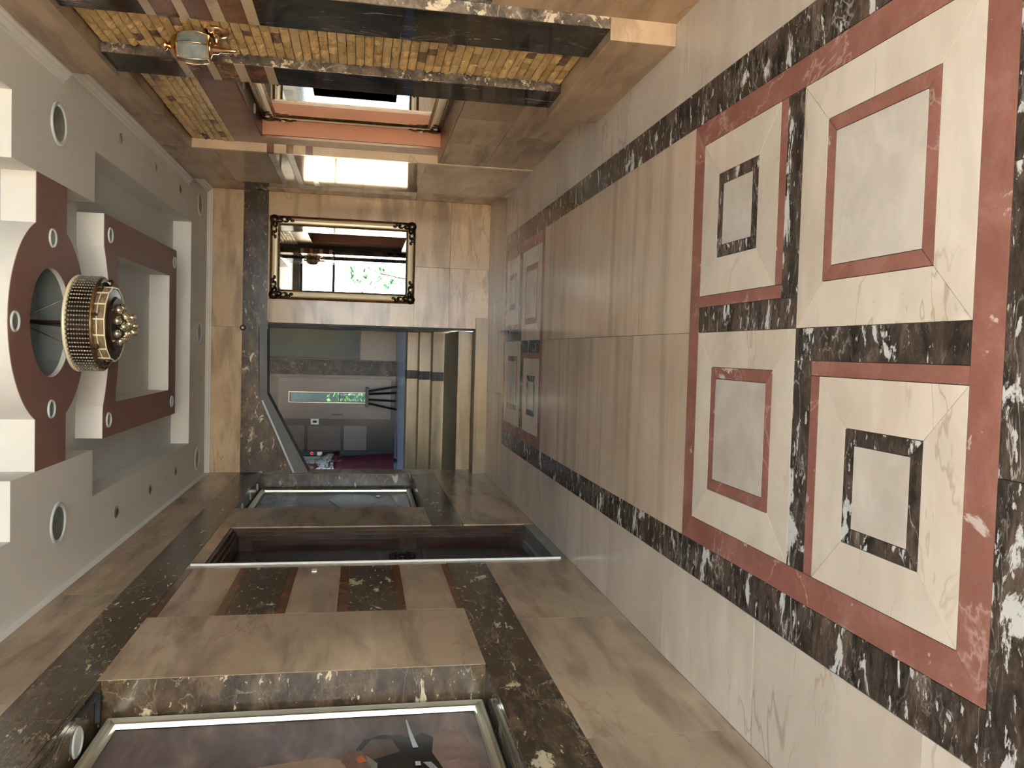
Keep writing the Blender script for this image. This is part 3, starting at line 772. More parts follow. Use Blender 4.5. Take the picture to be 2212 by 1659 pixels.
# ------------------------------------------------------------------ framed mirrors
def mirror(cx, cz, w, h, label, group=None):
    """built facing -Y at the origin (frame back at y=0), lower edge centre as base"""
    t = empty('framed_mirror', (0, 0, 0), label, 'mirror', group)
    fwid = 0.105
    prof = [(0.0, 0.0), (0.0, 0.022), (0.008, 0.030), (0.014, 0.022), (0.020, 0.034), (0.025, 0.026)]      # outer moulding (inset, proud)
    prof2 = [(0.025, 0.026), (0.028, 0.034), (0.040, 0.044), (0.056, 0.048), (0.074, 0.044), (0.084, 0.034)]  # bright torus
    prof3 = [(0.084, 0.034), (0.087, 0.028), (0.090, 0.032), (0.098, 0.024), (fwid, 0.010)]
    def loop(pr):
        m = MB(); vs = []
        for ins, d in pr:
            x0, x1, z0, z1 = -w/2+ins, w/2-ins, ins, h-ins
            vs += [(x0, -d, z0), (x1, -d, z0), (x1, -d, z1), (x0, -d, z1)]
        fs = []
        for i in range(len(pr)-1):
            for k in range(4):
                fs.append((i*4+k, i*4+(k+1) % 4, (i+1)*4+(k+1) % 4, (i+1)*4+k))
        m.add(vs, fs); return m
    loop(prof).build('outer_moulding', M['old_gold'], t)
    loop(prof2).build('gold_rail', M['gold'], t)
    loop(prof3).build('inner_moulding', M['old_gold'], t)
    B(-w/2+fwid-0.01, w/2-fwid+0.01, -0.012, -0.006, fwid-0.01, h-fwid+0.01).build('mirror_glass', M['mirror'], t)
    B(-w/2+0.004, w/2-0.004, -0.006, -0.001, 0.004, h-0.004).build('backing', M['wood'], t)
    rr = random.Random(5)
    for sx_, sz_ in ((-1, 1), (1, 1), (1, -1), (-1, -1)):
        o = MB(); ax = sx_*(w/2-0.045); az = h/2+sz_*(h/2-0.045)
        o.ball((ax, -0.045, az), 0.052, 12, 8, (1, 0.6, 1))
        for k in range(5):                                      # scrolling leaves along both rails
            L_ = 0.050+0.034*k; r_ = 0.029-0.0035*k
            o.ball((ax-sx_*L_, -0.050, az+sz_*(0.012 if k % 2 else -0.010)), r_, 8, 6, (1.5, 0.6, 1))
            o.ball((ax+sx_*(0.012 if k % 2 else -0.010), -0.050, az-sz_*L_), r_, 8, 6, (1, 0.6, 1.5))
        for k in range(4):
            a = PI/4+(k-1.5)*0.5
            o.ball((ax-sx_*0.035*math.cos(a), -0.062, az-sz_*0.035*math.sin(a)), 0.014, 8, 6, (1, 0.8, 1))
        oo = o.build('corner_ornament', M['ornament'], t, smooth=True)
        MB().ball((ax-sx_*0.105, -0.066, az), 0.017, 10, 8).build('gold_bead', M['gold'], oo, smooth=True); MB().ball((ax, -0.066, az-sz_*0.105), 0.017, 10, 8).build('gold_bead', M['gold'], oo, smooth=True)
    return t
mb_ = mirror(0, 0, 0.895, 1.555, 'large gold framed mirror with dark corner ornaments on the back wall', 'ornate gold framed mirrors')
mb_.location = (0.952, 9.099, 0.838)
mn = mirror(0, 0, 1.20, 1.36, 'gold framed mirror set inside the salmon niche on the right', 'ornate gold framed mirrors')
mn.location = (1.764, 5.985, 0.822); mn.rotation_euler = (0, 0, -PI/2); mn.scale = (1, 0.5, 1)

# ------------------------------------------------------------------ framed pictures in the recesses
def picture(name, y0, y1, z0, z1, label, kind):
    t = empty(name, (-1.60, (y0+y1)/2, z0), label, 'picture', 'pictures in the left wall recesses')
    fwid = 0.05; x0 = -1.615
    rails = [(0, 0, 0.060), (0.004, 0.010, 0.085), (0.016, 0.02, 0.076), (0.03, 0.032, 0.082), (0.044, 0.044, 0.066), (fwid, fwid, 0.05)]
    pr = [(0, 0.0), (0, 0.075), (0.008, 0.085), (0.016, 0.076), (0.026, 0.088), (0.036, 0.078), (0.044, 0.074), (fwid, 0.055)]
    vs = []; 
    for ins, d in pr: vs += [(x0+d, y0+ins, z0+ins), (x0+d, y1-ins, z0+ins), (x0+d, y1-ins, z1-ins), (x0+d, y0+ins, z1-ins)]
    fs = [(i*4+k, (i+1)*4+k, (i+1)*4+(k+1) % 4, i*4+(k+1) % 4) for i in range(len(pr)-1) for k in range(4)]
    # the four rails are separate mitred pieces
    for k in range(4):
        MB().add(vs, [f for f in fs if f[0] % 4 == k]).build('frame_rail', M['champagne'], t)
    cx = x0+0.05
    B(x0, cx, y0+fwid-0.004, y1-fwid+0.004, z0+fwid-0.004, z1-fwid+0.004).build('canvas', M['canvas_'+kind], t)
    return t, cx
def canvas_mat(name, stops, axis_scale):
    m, nt, b = nodes_of(name); setp(b, 0.25, 0.0, 0.3)
    tc = nt.nodes.new('ShaderNodeTexCoord'); mp = nt.nodes.new('ShaderNodeMapping'); mp.inputs['Scale'].default_value = axis_scale
    nt.links.new(tc.outputs['Object'], mp.inputs['Vector'])
    nt.links.new(ramp(nt, noise(nt, mp.outputs[0], 1.6, 5, 0.5), stops), b.inputs['Base Color'])
    return m
M['canvas_a'] = canvas_mat('brown_painting', [(0.3, (0.085, 0.060, 0.052)), (0.5, (0.150, 0.110, 0.095)), (0.66, (0.27, 0.19, 0.155))], (1, 1, 3))
M['canvas_b'] = canvas_mat('landscape_painting', [(0.3, (0.045, 0.040, 0.036)), (0.5, (0.085, 0.08, 0.075)), (0.7, (0.12, 0.12, 0.115))], (1, 1, 2))
pa, cxa = picture('framed_picture', 1.83, 3.47, 0.84, 2.39, 'large champagne framed picture nearest the camera, brown with dark birdlike shapes', 'a')
pb_, cxb = picture('framed_picture', 7.20, 8.93, 0.84, 2.43, 'champagne framed landscape picture in the far recess on the left wall', 'b')
def paint(parent, x, polys):
    for nm, col, poly in polys:
        key = 'paint_'+nm+str(len(M)); M[key] = flat(key, col, 0.2, var=0.2, scale=12)
        x += 0.0006
        MB().prism(poly, x-0.0005, x, 'X').build(nm, M[key], parent)
paint(pa, cxa+0.001, [
    ('sandy_strip', (0.30, 0.20, 0.13), [(2.0, 1.44), (2.9, 1.44), (3.06, 1.42), (3.10, 1.52), (3.05, 1.75), (2.2, 1.87)]),
    ('red_strip', (0.17, 0.06, 0.035), [(2.0, 1.62), (2.95, 1.50), (3.0, 1.56), (3.04, 1.86), (2.98, 1.95), (2.2, 1.84)]),
    ('pink_patch', (0.24, 0.15, 0.12), [(2.9, 0.93), (3.22, 0.95), (3.28, 1.04), (3.12, 1.13), (2.95, 1.10)]),
    ('pink_patch', (0.27, 0.17, 0.14), [(2.7, 0.99), (3.02, 1.0), (3.0, 1.07), (2.72, 1.08)]),
    ('dark_bird', (0.012, 0.010, 0.010), [(2.62, 1.22), (2.80, 1.13), (2.96, 1.07), (3.08, 1.10), (3.20, 1.085), (3.25, 1.13), (3.20, 1.17), (3.235, 1.22), (3.245, 1.29), (3.215, 1.36), (3.14, 1.39), (3.07, 1.375), (3.0, 1.33), (2.92, 1.27), (2.86, 1.31), (2.75, 1.33)]),
    ('brown_wing', (0.10, 0.065, 0.040), [(3.10, 1.22), (3.20, 1.25), (3.21, 1.33), (3.13, 1.37), (3.05, 1.33)]),
    ('grey_beak', (0.20, 0.17, 0.14), [(3.13, 1.38), (3.02, 1.31), (2.80, 1.32), (2.80, 1.34), (3.0, 1.335), (3.10, 1.385)]),
    ('brown_body', (0.15, 0.08, 0.06), [(3.12, 1.36), (3.13, 1.42), (3.05, 1.445), (2.95, 1.40), (2.93, 1.36), (3.03, 1.345)]),
    ('orange_fleck', (0.45, 0.11, 0.03), [(3.04, 1.35), (3.09, 1.37), (3.06, 1.39), (3.03, 1.38)]),
    ('orange_fleck', (0.50, 0.14, 0.04), [(2.86, 1.33), (2.93, 1.335), (2.92, 1.36), (2.87, 1.355)]),
    ('grey_streak', (0.50, 0.52, 0.52), [(3.12, 1.150), (3.24, 1.168), (3.36, 1.182), (3.36, 1.187), (3.23, 1.182), (3.12, 1.172)]),
    ('grey_streak', (0.42, 0.42, 0.42), [(2.98, 1.150), (3.01, 1.150), (3.01, 1.17), (2.98, 1.17)]),
    ('grey_streak', (0.30, 0.29, 0.28), [(3.0, 1.11), (3.0, 1.14), (2.78, 1.04), (2.80, 1.03)])])
paint(pb_, cxb+0.001, [
    ('sky', (0.17, 0.185, 0.15), [(7.28, 1.9), (7.9, 1.95), (8.4, 2.02), (8.87, 2.05), (8.87, 2.37), (7.28, 2.37)]),
    ('red_ground', (0.14, 0.055, 0.03), [(7.28, 0.90), (8.87, 0.90), (8.87, 1.10), (8.2, 1.02), (7.28, 1.08)]),
    ('meadow', (0.15, 0.12, 0.07), [(7.28, 1.08), (8.2, 1.06), (8.5, 1.2), (8.2, 1.32), (7.28, 1.38)]),
    ('dark_form', (0.035, 0.038, 0.042), [(7.5, 1.08), (8.0, 1.12), (8.15, 1.25), (7.9, 1.34), (7.5, 1.30)]),
    ('tree', (0.04, 0.045, 0.025), [(8.3, 1.2), (8.75, 1.3), (8.8, 1.6), (8.4, 1.7), (7.9, 1.55), (8.0, 1.35)]),
    ('white_post', (0.30, 0.31, 0.30), [(7.9, 1.30), (8.0, 1.30), (8.0, 1.34), (7.9, 1.34)]),
    ('white_post', (0.30, 0.31, 0.30), [(8.55, 1.18), (8.66, 1.18), (8.66, 1.22), (8.55, 1.22)])])
# lamps in the recess heads
def recess_lamp(x, y, z, r, label, group):
    t = empty('recess_lamp', (x, y, z), label, 'lamp', group)
    MB().lathe([(r*0.82, z-0.002), (r*0.9, z-0.008), (r, z-0.004), (r*1.05, z)], (x, y, 0), n=24, cap=False).build('bezel', M['trim_white'], t, smooth=True)
    MB().lathe([(r*0.82, z-0.002), (0.001, z-0.003)], (x, y, 0), n=24, cap=False).build('lens', M['white'], t)
recess_lamp(-1.50, 3.20, 2.4145, 0.055, 'white round lamp in the head of the near picture recess', 'lamps over the near picture')
for i, y in enumerate((8.66, 8.12, 7.58)): recess_lamp(-1.47, y, 2.4355, 0.035, ('farthest', 'middle', 'nearest')[i]+' small lamp in the head of the far picture recess', 'lamps over the far picture')
for i, y in enumerate((5.55, 6.1)): recess_lamp(1.69, y, 2.1915, 0.035, ('nearer', 'farther')[i]+' small lamp in the head of the mirror niche', 'lamps in the mirror niche')
bkt = B(-1.52, -1.398, 3.40, 3.412, 2.395, 2.414).box(-1.41, -1.398, 3.18, 3.40, 2.395, 2.414).build('picture_lamp_bracket', M['slot_dark']); tag(bkt, 'dark bent bracket above the near champagne framed picture', 'bracket')

# ------------------------------------------------------------------ door in the left wall
dr = empty('door_1', (-1.5, 5.81, 0), 'dark mahogany double door with arched raised panels in the left wall', 'door', kind='structure')
def DB(*a, m='wood', n='moulding'): return B(*a).build(n, M[m], dr)
B(-1.62, -1.386, 5.267, 6.353, 0.0, 0.085).build('threshold', M['threshold'], dr)
B(-1.61, -1.50, 5.267, 6.353, 0.085, 0.105).build('threshold', M['threshold'], dr)
# nested casing: far jamb, head, near jamb
for (a, x0, x1) in ((0.0, -1.62, -1.392), (0.022, -1.62, -1.415), (0.04, -1.62, -1.44)):
    DB(x0, x1, D1-a-0.022, D1-a, 0.086, DZ-a, m='wood_jamb', n='casing'); DB(x0, x1, D0+a, D0+a+0.022, 0.086, DZ-a, m='wood_jamb', n='casing')
    DB(x0, x1, D0+a, D1-a, DZ-a-0.022, DZ-a, m='wood_jamb', n='casing')
for z0, z1 in ((0.20, 0.95), (1.08, 2.18)):
    DB(-1.55, -1.47, D1-0.070, D1-0.062, z0, z1, m='wood', n='jamb_panel')
def leaf(y0, y1):
    lf = B(-1.60, -1.555, y0, y1, 0.106, 2.275).build('door_leaf', M['wood'], dr)
    yc = (y0+y1)/2; hw = (y1-y0)/2-0.075
    def arch(hw_, z0, z1, top=True):
        pts = [(yc-hw_, z0), (yc+hw_, z0), (yc+hw_, z1-(0.10 if top else 0))]
        if top: pts += [(yc+hw_*math.cos(a), z1-0.10+0.10*math.sin(a)) for a in [PI*k/10 for k in range(1, 10)]]
        pts += [(yc-hw_, z1-(0.10 if top else 0))]
        return pts
    for z0, z1, tp in ((1.22, 2.16, True), (0.28, 0.92, False)):
        MB().prism(arch(hw, z0, z1, tp), -1.555, -1.542, 'X').build('panel_moulding', M['wood_jamb'], lf)
        MB().prism(arch(hw-0.028, z0+0.028, z1-0.028, tp), -1.543, -1.535, 'X').build('raised_panel', M['wood'], lf)
    m = MB()
    for k in range(14):                              # carved rosette between the panels
        a = 2*PI*k/14; m.ball((-1.545, yc+0.085*math.cos(a), 1.07+0.085*math.sin(a)), 0.018, 8, 6, (0.7, 1, 1))
    m.ball((-1.545, yc, 1.07), 0.05, 12, 8, (0.5, 1, 1))
    m.build('carved_rosette', M['ornament'], lf, smooth=True)
    return lf
l1 = leaf(5.335, 5.808); l2 = leaf(5.812, 6.285)
m = MB(); m.lathe([(0.026, -1.555), (0.026, -1.545), (0.010, -1.540), (0.010, -1.515)], (0, 5.76, 1.04), 'X', 16)
m.tube([(-1.512, 5.76, 1.04), (-1.508, 5.72, 1.04), (-1.508, 5.65, 1.035)], 0.009, 8)
m.build('door_handle', M['old_gold'], l1, smooth=True)

# small items on walls
sw = B(PX, PX+0.008, 5.05, 5.10, 1.645, 1.675).build('wall_label', M['white']); tag(sw, 'small torn white label stuck beside the mahogany door', 'label')
t = empty('door_camera', (0.182, 9.095, 2.66), 'small black round camera above the stair opening', 'camera')
MB().lathe([(0.030, 9.099), (0.030, 9.07), (0.022, 9.062), (0.020, 9.062)], (0.182, 0, 2.66), 'Y', 20).build('housing', M['black'], t, smooth=True)
MB().lathe([(0.014, 9.062), (0.012, 9.056), (0.001, 9.055)], (0.182, 0, 2.66), 'Y', 16).build('lens', M['champagne'], t, smooth=True)

# ------------------------------------------------------------------ wall lantern
ly, lx, lz = 4.215, 1.435, 2.165
t = empty('wall_lantern', (1.526, ly, 2.02), 'polished brass coach lantern mounted on the golden stone strip', 'wall lamp')
MB().lathe([(0.001, 1.528), (0.062, 1.528), (0.064, 1.518), (0.052, 1.512), (0.048, 1.502), (0.030, 1.498), (0.018, 1.488), (0.012, 1.470), (0.012, 1.440), (0.018, 1.432), (0.001, 1.428)], (0, ly, 2.128), 'X', 28, cap=False).build('wall_plate', M['brass'], t, smooth=True)
MB().lathe([(0.001, 2.03), (0.006, 2.032), (0.012, 2.04), (0.006, 2.05), (0.013, 2.058), (0.013, 2.112), (0.022, 2.118), (0.022, 2.142), (0.030, 2.148), (0.045, 2.156), (0.001, 2.158)], (lx, ly, 0), 'Z', 20, cap=False).build('stem', M['brass'], t, smooth=True)
n6 = 6
def hexpts(r, z, n=6, ph=0.0): return [(lx+r*math.cos(2*PI*(k+0.5)/n+ph), ly+r*math.sin(2*PI*(k+0.5)/n+ph), z) for k in range(n)]
prof = [(0.062, 2.160), (0.074, 2.195), (0.077, 2.235), (0.073, 2.275), (0.064, 2.302)]
g = MB(); 
rows = [hexpts(r-0.003, z) for r, z in prof]
g.add([p for r in rows for p in r], [(i*6+k, i*6+(k+1) % 6, (i+1)*6+(k+1) % 6, (i+1)*6+k) for i in range(len(prof)-1) for k in range(6)])
for k in range(6):
    vs = []
    for r, z in prof:
        q = hexpts(r-0.003, z); a = Vector(q[k]); b = Vector(q[(k+1) % 6]); vs += [tuple(a), tuple(b)]
    MB().add(vs, [(2*i, 2*i+1, 2*i+3, 2*i+2) for i in range(len(prof)-1)]).build('glass_pane', M['lamp_glass'], t)
    MB().tube([hexpts(r, z)[k] for r, z in prof], 0.0035, 6).build('rib', M['brass'], t, smooth=True)
for r, z in (prof[0], prof[-1]):
    pts = hexpts(r, z); MB().tube(pts+[pts[0]], 0.0045, 6).build('band', M['brass'], t)
MB().lathe([(0.070, 2.304), (0.066, 2.312), (0.045, 2.330), (0.020, 2.345), (0.010, 2.352)], (lx, ly, 0), 'Z', 6).build('roof', M['brass'], t)
MB().lathe([(0.010, 2.350), (0.022, 2.356), (0.028, 2.366), (0.014, 2.374), (0.006, 2.385), (0.001, 2.39)], (lx, ly, 0), 'Z', 16, cap=False).build('finial', M['brass'], t, smooth=True)
MB().lathe([(0.012, 2.160), (0.012, 2.22), (0.008, 2.23), (0.006, 2.27), (0.001, 2.28)], (lx, ly, 0), 'Z', 12).build('candle', M['white'], t, smooth=True)

# ------------------------------------------------------------------ chandelier
cx, cy = 0.09, 4.705
ch = empty('chandelier', (cx, cy, 2.62), 'round crystal chandelier with amber cells and hanging pearl balls', 'chandelier')
MB().lathe([(0.06, 3.195), (0.06, 3.17), (0.012, 3.15), (0.012, 2.89)], (cx, cy, 0), n=16).build('mount', M['ornament'], ch)
for k in range(3):
    a = 2*PI*k/3+0.4; MB().tube([(cx+0.03*math.cos(a), cy+0.03*math.sin(a), 3.16), (cx+0.20*math.cos(a), cy+0.20*math.sin(a), 2.895)], 0.003, 6).build('cable', M['ornament'], ch)
MB().lathe([(0.235, 2.884), (0.256, 2.884), (0.260, 2.892), (0.256, 2.900), (0.235, 2.900)], (cx, cy, 0), n=56, cap=False).build('top_ring', M['gold'], ch, smooth=True)
MB().lathe([(0.24, 2.897), (0.001, 2.895)], (cx, cy, 0), n=40, cap=False).build('top_plate', M['champagne'], ch)
MB().lathe([(0.225, 2.762), (0.244, 2.762), (0.248, 2.768), (0.244, 2.774), (0.225, 2.774)], (cx, cy, 0), n=56, cap=False).build('lower_ring', M['old_gold'], ch, smooth=True)
# strands of beads
sm = MB()
for j in range(9):
    z = 0.007+j*0.0132; r = 0.0066
    sm.add([(r, 0, z), (0, r, z), (-r, 0, z), (0, -r, z), (0, 0, z+0.0069), (0, 0, z-0.0069)], [(0, 1, 4), (1, 2, 4), (2, 3, 4), (3, 0, 4), (1, 0, 5), (2, 1, 5), (3, 2, 5), (0, 3, 5)])
sme = sm.mesh('crystal_strand', M['bead'])
for k in range(66):
    a = 2*PI*k/66
    o = bpy.data.objects.new('crystal_strand', sme); COL.objects.link(o); o.parent = ch
    o.location = (0.250*math.cos(a), 0.250*math.sin(a), 2.770-2.62); o.rotation_euler = (0, 0, a)
MB().lathe([(0.232, 2.885), (0.232, 2.775)], (cx, cy, 0), n=48, cap=False).build('inner_drum', M['ornament'], ch)
# cell ring
r2 = 0.195
cm = MB(); wv = 0.080; 
for j in (0, 1):
    z = 0.004+j*0.036
    cm.add([(0, -wv/2+0.004, z), (0, wv/2-0.004, z), (0, wv/2-0.004, z+0.033), (0, -wv/2+0.004, z+0.033), (0.012, 0, z+0.0165)], [(0, 1, 4), (1, 2, 4), (2, 3, 4), (3, 0, 4)])
cme = cm.mesh('crystal_cell', M['amber_cell'])
fm = MB()
for y in (-wv/2, wv/2): fm.box(-0.003, 0.004, y-0.002, y+0.002, 0, 0.078)
for z in (0.0, 0.037, 0.074): fm.box(-0.003, 0.004, -wv/2, wv/2, z, z+0.004)
fme = fm.mesh('cell_frame', M['gold'])
for k in range(15):
    a = 2*PI*k/15
    for me, nm in ((cme, 'crystal_cell'), (fme, 'cell_frame')):
        o = bpy.data.objects.new(nm, me); COL.objects.link(o); o.parent = ch
        o.location = (r2*math.cos(a), r2*math.sin(a), 2.712-2.62); o.rotation_euler = (0, 0, a)
MB().lathe([(0.228, 2.772), (0.20, 2.786), (0.19, 2.792)], (cx, cy, 0), n=40, cap=False).build('mid_plate', M['ornament'], ch)
MB().lathe([(0.188, 2.790), (0.188, 2.715), (0.15, 2.712), (0.14, 2.70), (0.001, 2.698)], (cx, cy, 0), n=40, cap=False).build('inner_drum', M['ornament'], ch)
# corner scrolls under the bead ring
for k in range(8):
    a = 2*PI*k/8+0.2; MB().tube([(cx+rr_*math.cos(a), cy+rr_*math.sin(a), z_) for rr_, z_ in ((0.20, 2.755), (0.228, 2.742), (0.246, 2.748), (0.238, 2.762))], 0.006, 6).build('scroll', M['ornament'], ch, smooth=True)
rr = random.Random(11)
bp = MB().ball((0, 0, 0), 0.0235, 16, 12).mesh('pearl_ball', M['pearl'], smooth=True)
wm = MB().tube([(0, 0, 0.016), (0, 0, 0.10)], 0.0008, 4).mesh('wire', M['gold'])
balls = [(0.092, 2.684, 8, 0.2), (0.050, 2.662, 5, 0.7), (0.040, 2.628, 4, 0.1)]
for R0, z0_, n_, ph in balls:
    for k in range(n_):
        a = 2*PI*k/n_+ph; z = z0_+rr.uniform(-0.006, 0.006)
        o = bpy.data.objects.new('pearl_ball', bp); COL.objects.link(o); o.parent = ch
        o.location = (R0*math.cos(a), R0*math.sin(a), z-2.62)
        w = bpy.data.objects.new('wire', wm); COL.objects.link(w); w.parent = o
        w.scale = (1, 1, max(0.1, (2.70-z-0.016)/0.084))
MB().lathe([(0.29, 3.06), (0.29, 3.192), (0.001, 3.192)], (0.088, 4.705, 0), n=48, cap=False).build('ceiling_pan', M['pan'], ch)

# ------------------------------------------------------------------ stairs beyond the opening
st = empty('marble_stairs', (-0.6, 9.05, 0), 'beige marble steps rising from the hall to the upper lobby', 'stairs', kind='structure')
def step(x0, x1, y0, y1, z0, z1, joint=None):
    B(x0, x1, y0+0.008, y1, z0, z1-0.032).build('riser', M['step'], st)
    B(x0, x1, y0-0.012, y0+0.05, z1-0.031, z1).build('nosing', M['step'], st)
    B(x0, x1, y0+0.051, y1, z1-0.031, z1).build('tread', M['tread'], st)
step(-1.384, 0.375, 9.045, 9.099, 0, 0.140); B(-1.384, 0.228, 9.10, 9.35, 0, 0.14).build('tread', M['tread'], st)
step(-1.384, 0.228, 9.345, 9.40, 0, 0.30); B(-4.08, 0.228, 9.401, 10.955, 0.27, 0.30).build('landing', M['tread'], st)
for y0, y1, z in ((10.96, 11.32, 0.45), (11.32, 11.70, 0.605), (11.70, 12.20, 0.755)):
    step(-4.08, 0.245, y0, y1, 0.0, z)
def darkstrip(y0, y1, z):
    B(-0.42, -0.30, y0-0.0135, y0-0.0115, z-0.03, z+0.0005).build('dark_inlay', M['reveal_dark'], st); B(-0.42, -0.30, y0+0.005, y0+0.0078, z-0.15, z-0.033).build('dark_inlay', M['reveal_dark'], st)
    B(-0.42, -0.30, y0, y1, z, z+0.0008).build('dark_inlay', M['reveal_dark'], st)
for y0, y1, z in ((10.96, 11.30, 0.45), (11.32, 11.68, 0.605), (11.70, 12.19, 0.755)): darkstrip(y0, y1, z)
# upper lobby
M['lobby_floor'] = flat('floor_painted_sky_sheen', (0.44, 0.54, 0.74), 0.2, var=0.1, scale=1)  # blue base colour paints the sky reflected in the floor
lf_ = B(-4.1, 0.40, 12.203, 15.6, 0.60, 0.755).build('lobby_floor', M['lobby_floor']); tag(lf_, 'polished floor of the upper lobby beyond the steps, blue sky reflection in its colour', 'floor', kind='structure')
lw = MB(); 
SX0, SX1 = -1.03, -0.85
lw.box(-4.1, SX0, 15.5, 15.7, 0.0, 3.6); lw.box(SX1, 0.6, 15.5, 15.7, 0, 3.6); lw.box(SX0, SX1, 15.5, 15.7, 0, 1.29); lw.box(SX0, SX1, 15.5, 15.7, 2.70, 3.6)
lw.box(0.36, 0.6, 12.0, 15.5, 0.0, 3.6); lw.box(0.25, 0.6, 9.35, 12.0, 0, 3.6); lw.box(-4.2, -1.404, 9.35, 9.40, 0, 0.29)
lw.box(-4.2, -4.1, 11.0, 12.7, 0, 3.6); lw.box(-4.2, -4.1, 13.7, 15.7, 0, 3.6); lw.box(-4.2, -4.1, 12.7, 13.7, 0, 2.0); lw.box(-4.2, -4.1, 12.7, 13.7, 2.7, 3.6)  # unglazed gap added in the unseen side wall to let dim daylight in
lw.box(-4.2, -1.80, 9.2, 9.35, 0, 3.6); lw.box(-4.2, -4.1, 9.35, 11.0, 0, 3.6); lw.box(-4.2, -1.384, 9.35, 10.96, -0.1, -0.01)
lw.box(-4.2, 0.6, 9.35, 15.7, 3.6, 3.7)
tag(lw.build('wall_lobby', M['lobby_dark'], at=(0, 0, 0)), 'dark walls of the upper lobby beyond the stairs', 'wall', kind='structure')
lp = empty('lobby_panelling', (-0.6, 15.49, 0.755), 'wall panelling of the upper lobby in grey, brown and dark marble', 'panelling', kind='structure')
def LPB(x0, x1, z0, z1, m, n='wall_panel', d=0.02): return B(x0, x1, 15.49-d, 15.49, z0, z1).build(n, M[m], lp)
LPB(-0.22, 0.35, 1.43, 3.2, 'teal'); LPB(-0.22, 0.35, 0.757, 1.42, 'lobby_grey'); LPB(-0.225, -0.205, 1.40, 3.2, 'frame_alu', 'panel_edge', 0.03)
for a, b in ((0.757, 1.3), (1.3, 1.95), (1.95, 2.6), (2.6, 3.2)): LPB(-0.52, -0.235, a+0.002, b, 'lobby_marble')
LPB(-0.575, -0.525, 0.757, 2.95, 'lobby_brown', 'panel_edge')
for x0, x1, z0, z1, m in ((-1.93, -1.47, 1.76, 2.36, 'lobby_brown'), (-1.93, -1.47, 1.28, 1.70, 'lobby_grey'), (-1.93, -1.47, 0.80, 1.25, 'lobby_dark'), (-1.93, -1.47, 2.42, 3.0, 'lobby_brown')): LPB(x0, x1, z0, z1, m)
LPB(-4.0, -2.05, 0.757, 3.2, 'teal')
ld = empty('door_2', (-0.95, 15.49, 0.76), 'grey lobby door with a tall narrow glass slit', 'door', kind='structure')
lf1 = MB()
lf1.box(-1.34, SX0-0.01, 15.45, 15.488, 0.84, 2.90); lf1.box(SX1+0.01, -0.58, 15.45, 15.488, 0.84, 2.90)
lf1.box(SX0-0.01, SX1+0.01, 15.45, 15.488, 0.84, 1.28); lf1.box(SX0-0.01, SX1+0.01, 15.45, 15.488, 2.71, 2.90)
lf1 = lf1.build('door_leaf', M['lobby_grey'], ld)
for a in ((SX0-0.012, SX0, 1.285, 2.715), (SX1, SX1+0.012, 1.285, 2.715), (SX0, SX1, 2.70, 2.715), (SX0, SX1, 1.285, 1.295)): B(a[0], a[1], 15.44, 15.46, a[2], a[3]).build('slit_frame', M['gold'], lf1)
B(SX0, SX1, 15.47, 15.476, 1.295, 2.70).build('pane', M['glass'], lf1)
B(SX0, SX1, 15.45, 15.465, 1.78, 1.80).build('glazing_bar', M['black'], lf1)
B(-1.27, -1.25, 15.41, 15.44, 1.72, 1.92).box(-1.265, -1.255, 15.44, 15.45, 1.74, 1.76).box(-1.265, -1.255, 15.44, 15.45, 1.88, 1.90).build('door_handle', M['frame_alu'], ld)
tg = empty('wall_sign', (-1.395, 15.45, 2.16), 'small white notice beside the grey lobby door', 'sign')
B(-1.45, -1.345, 15.455, 15.468, 2.165, 2.31).build('plate', M['white'], tg); B(-1.42, -1.375, 15.452, 15.4555, 2.20, 2.27).build('print', M['slot_dark'], tg)
ld2 = empty('lift_panel', (-1.99, 15.45, 2.0), 'black lobby control panel with a red lit number', 'panel')
B(-2.03, -1.945, 15.45, 15.48, 0.9, 2.4).build('panel_body', M['black'], ld2)
em, nt, b_ = nodes_of('red_display'); b_.inputs['Emission Color'].default_value = (1, 0.05, 0.06, 1); b_.inputs['Emission Strength'].default_value = 1.6; b_.inputs['Base Color'].default_value = (0.2, 0, 0, 1)
MB().box(-2.01, -1.965, 15.445, 15.45, 2.255, 2.262).box(-2.01, -1.965, 15.445, 15.45, 2.293, 2.30).box(-2.01, -2.003, 15.445, 15.45, 2.262, 2.293).box(-1.972, -1.965, 15.445, 15.45, 2.262, 2.293).build('red_digit', em, ld2)
B(-2.03, -1.96, 15.43, 15.449, 2.09, 2.18).build('button_box', M['champagne'], ld2)
leafy('shrub', -0.94, 16.35, -0.02, 1.95, 260, 'green shrub outside seen through the lobby door slit', 0.45, 0.14, 9)
# stool on the lobby floor
gq = B(-6, 5, 15.7, 19, -0.15, -0.02).build('yard', M['paving'], at=(0, 17, -0.15)); tag(gq, 'paved yard behind the lobby', 'pavement', kind='structure')
gw = B(-3.4, 1.6, 17.4, 17.6, -0.02, 5.2).build('slit_backdrop', M['backdrop']); tag(gw, 'dark green hedge added beyond the lobby door slit to block the bright sky', 'backdrop', kind='structure')  # dark backdrop added so the slit does not show bright sky
stl = empty('stool', (-0.9, 15.0, 0.755), 'black four legged stool standing before the grey lobby door', 'stool')
B(-1.07, -0.72, 14.86, 15.14, 1.26, 1.315).build('seat', M['black'], stl, bevel=0.006)
for sx_, sy_ in ((-1, -1), (1, -1), (1, 1), (-1, 1)):
    MB().tube([(-0.895+sx_*(0.11 if sy_ < 0 else 0.05), 15+sy_*0.08, 1.26), (-0.895+sx_*(0.21 if sy_ < 0 else 0.08), 15+sy_*0.17, 0.755)], 0.019, 8).build('leg', M['black'], stl)
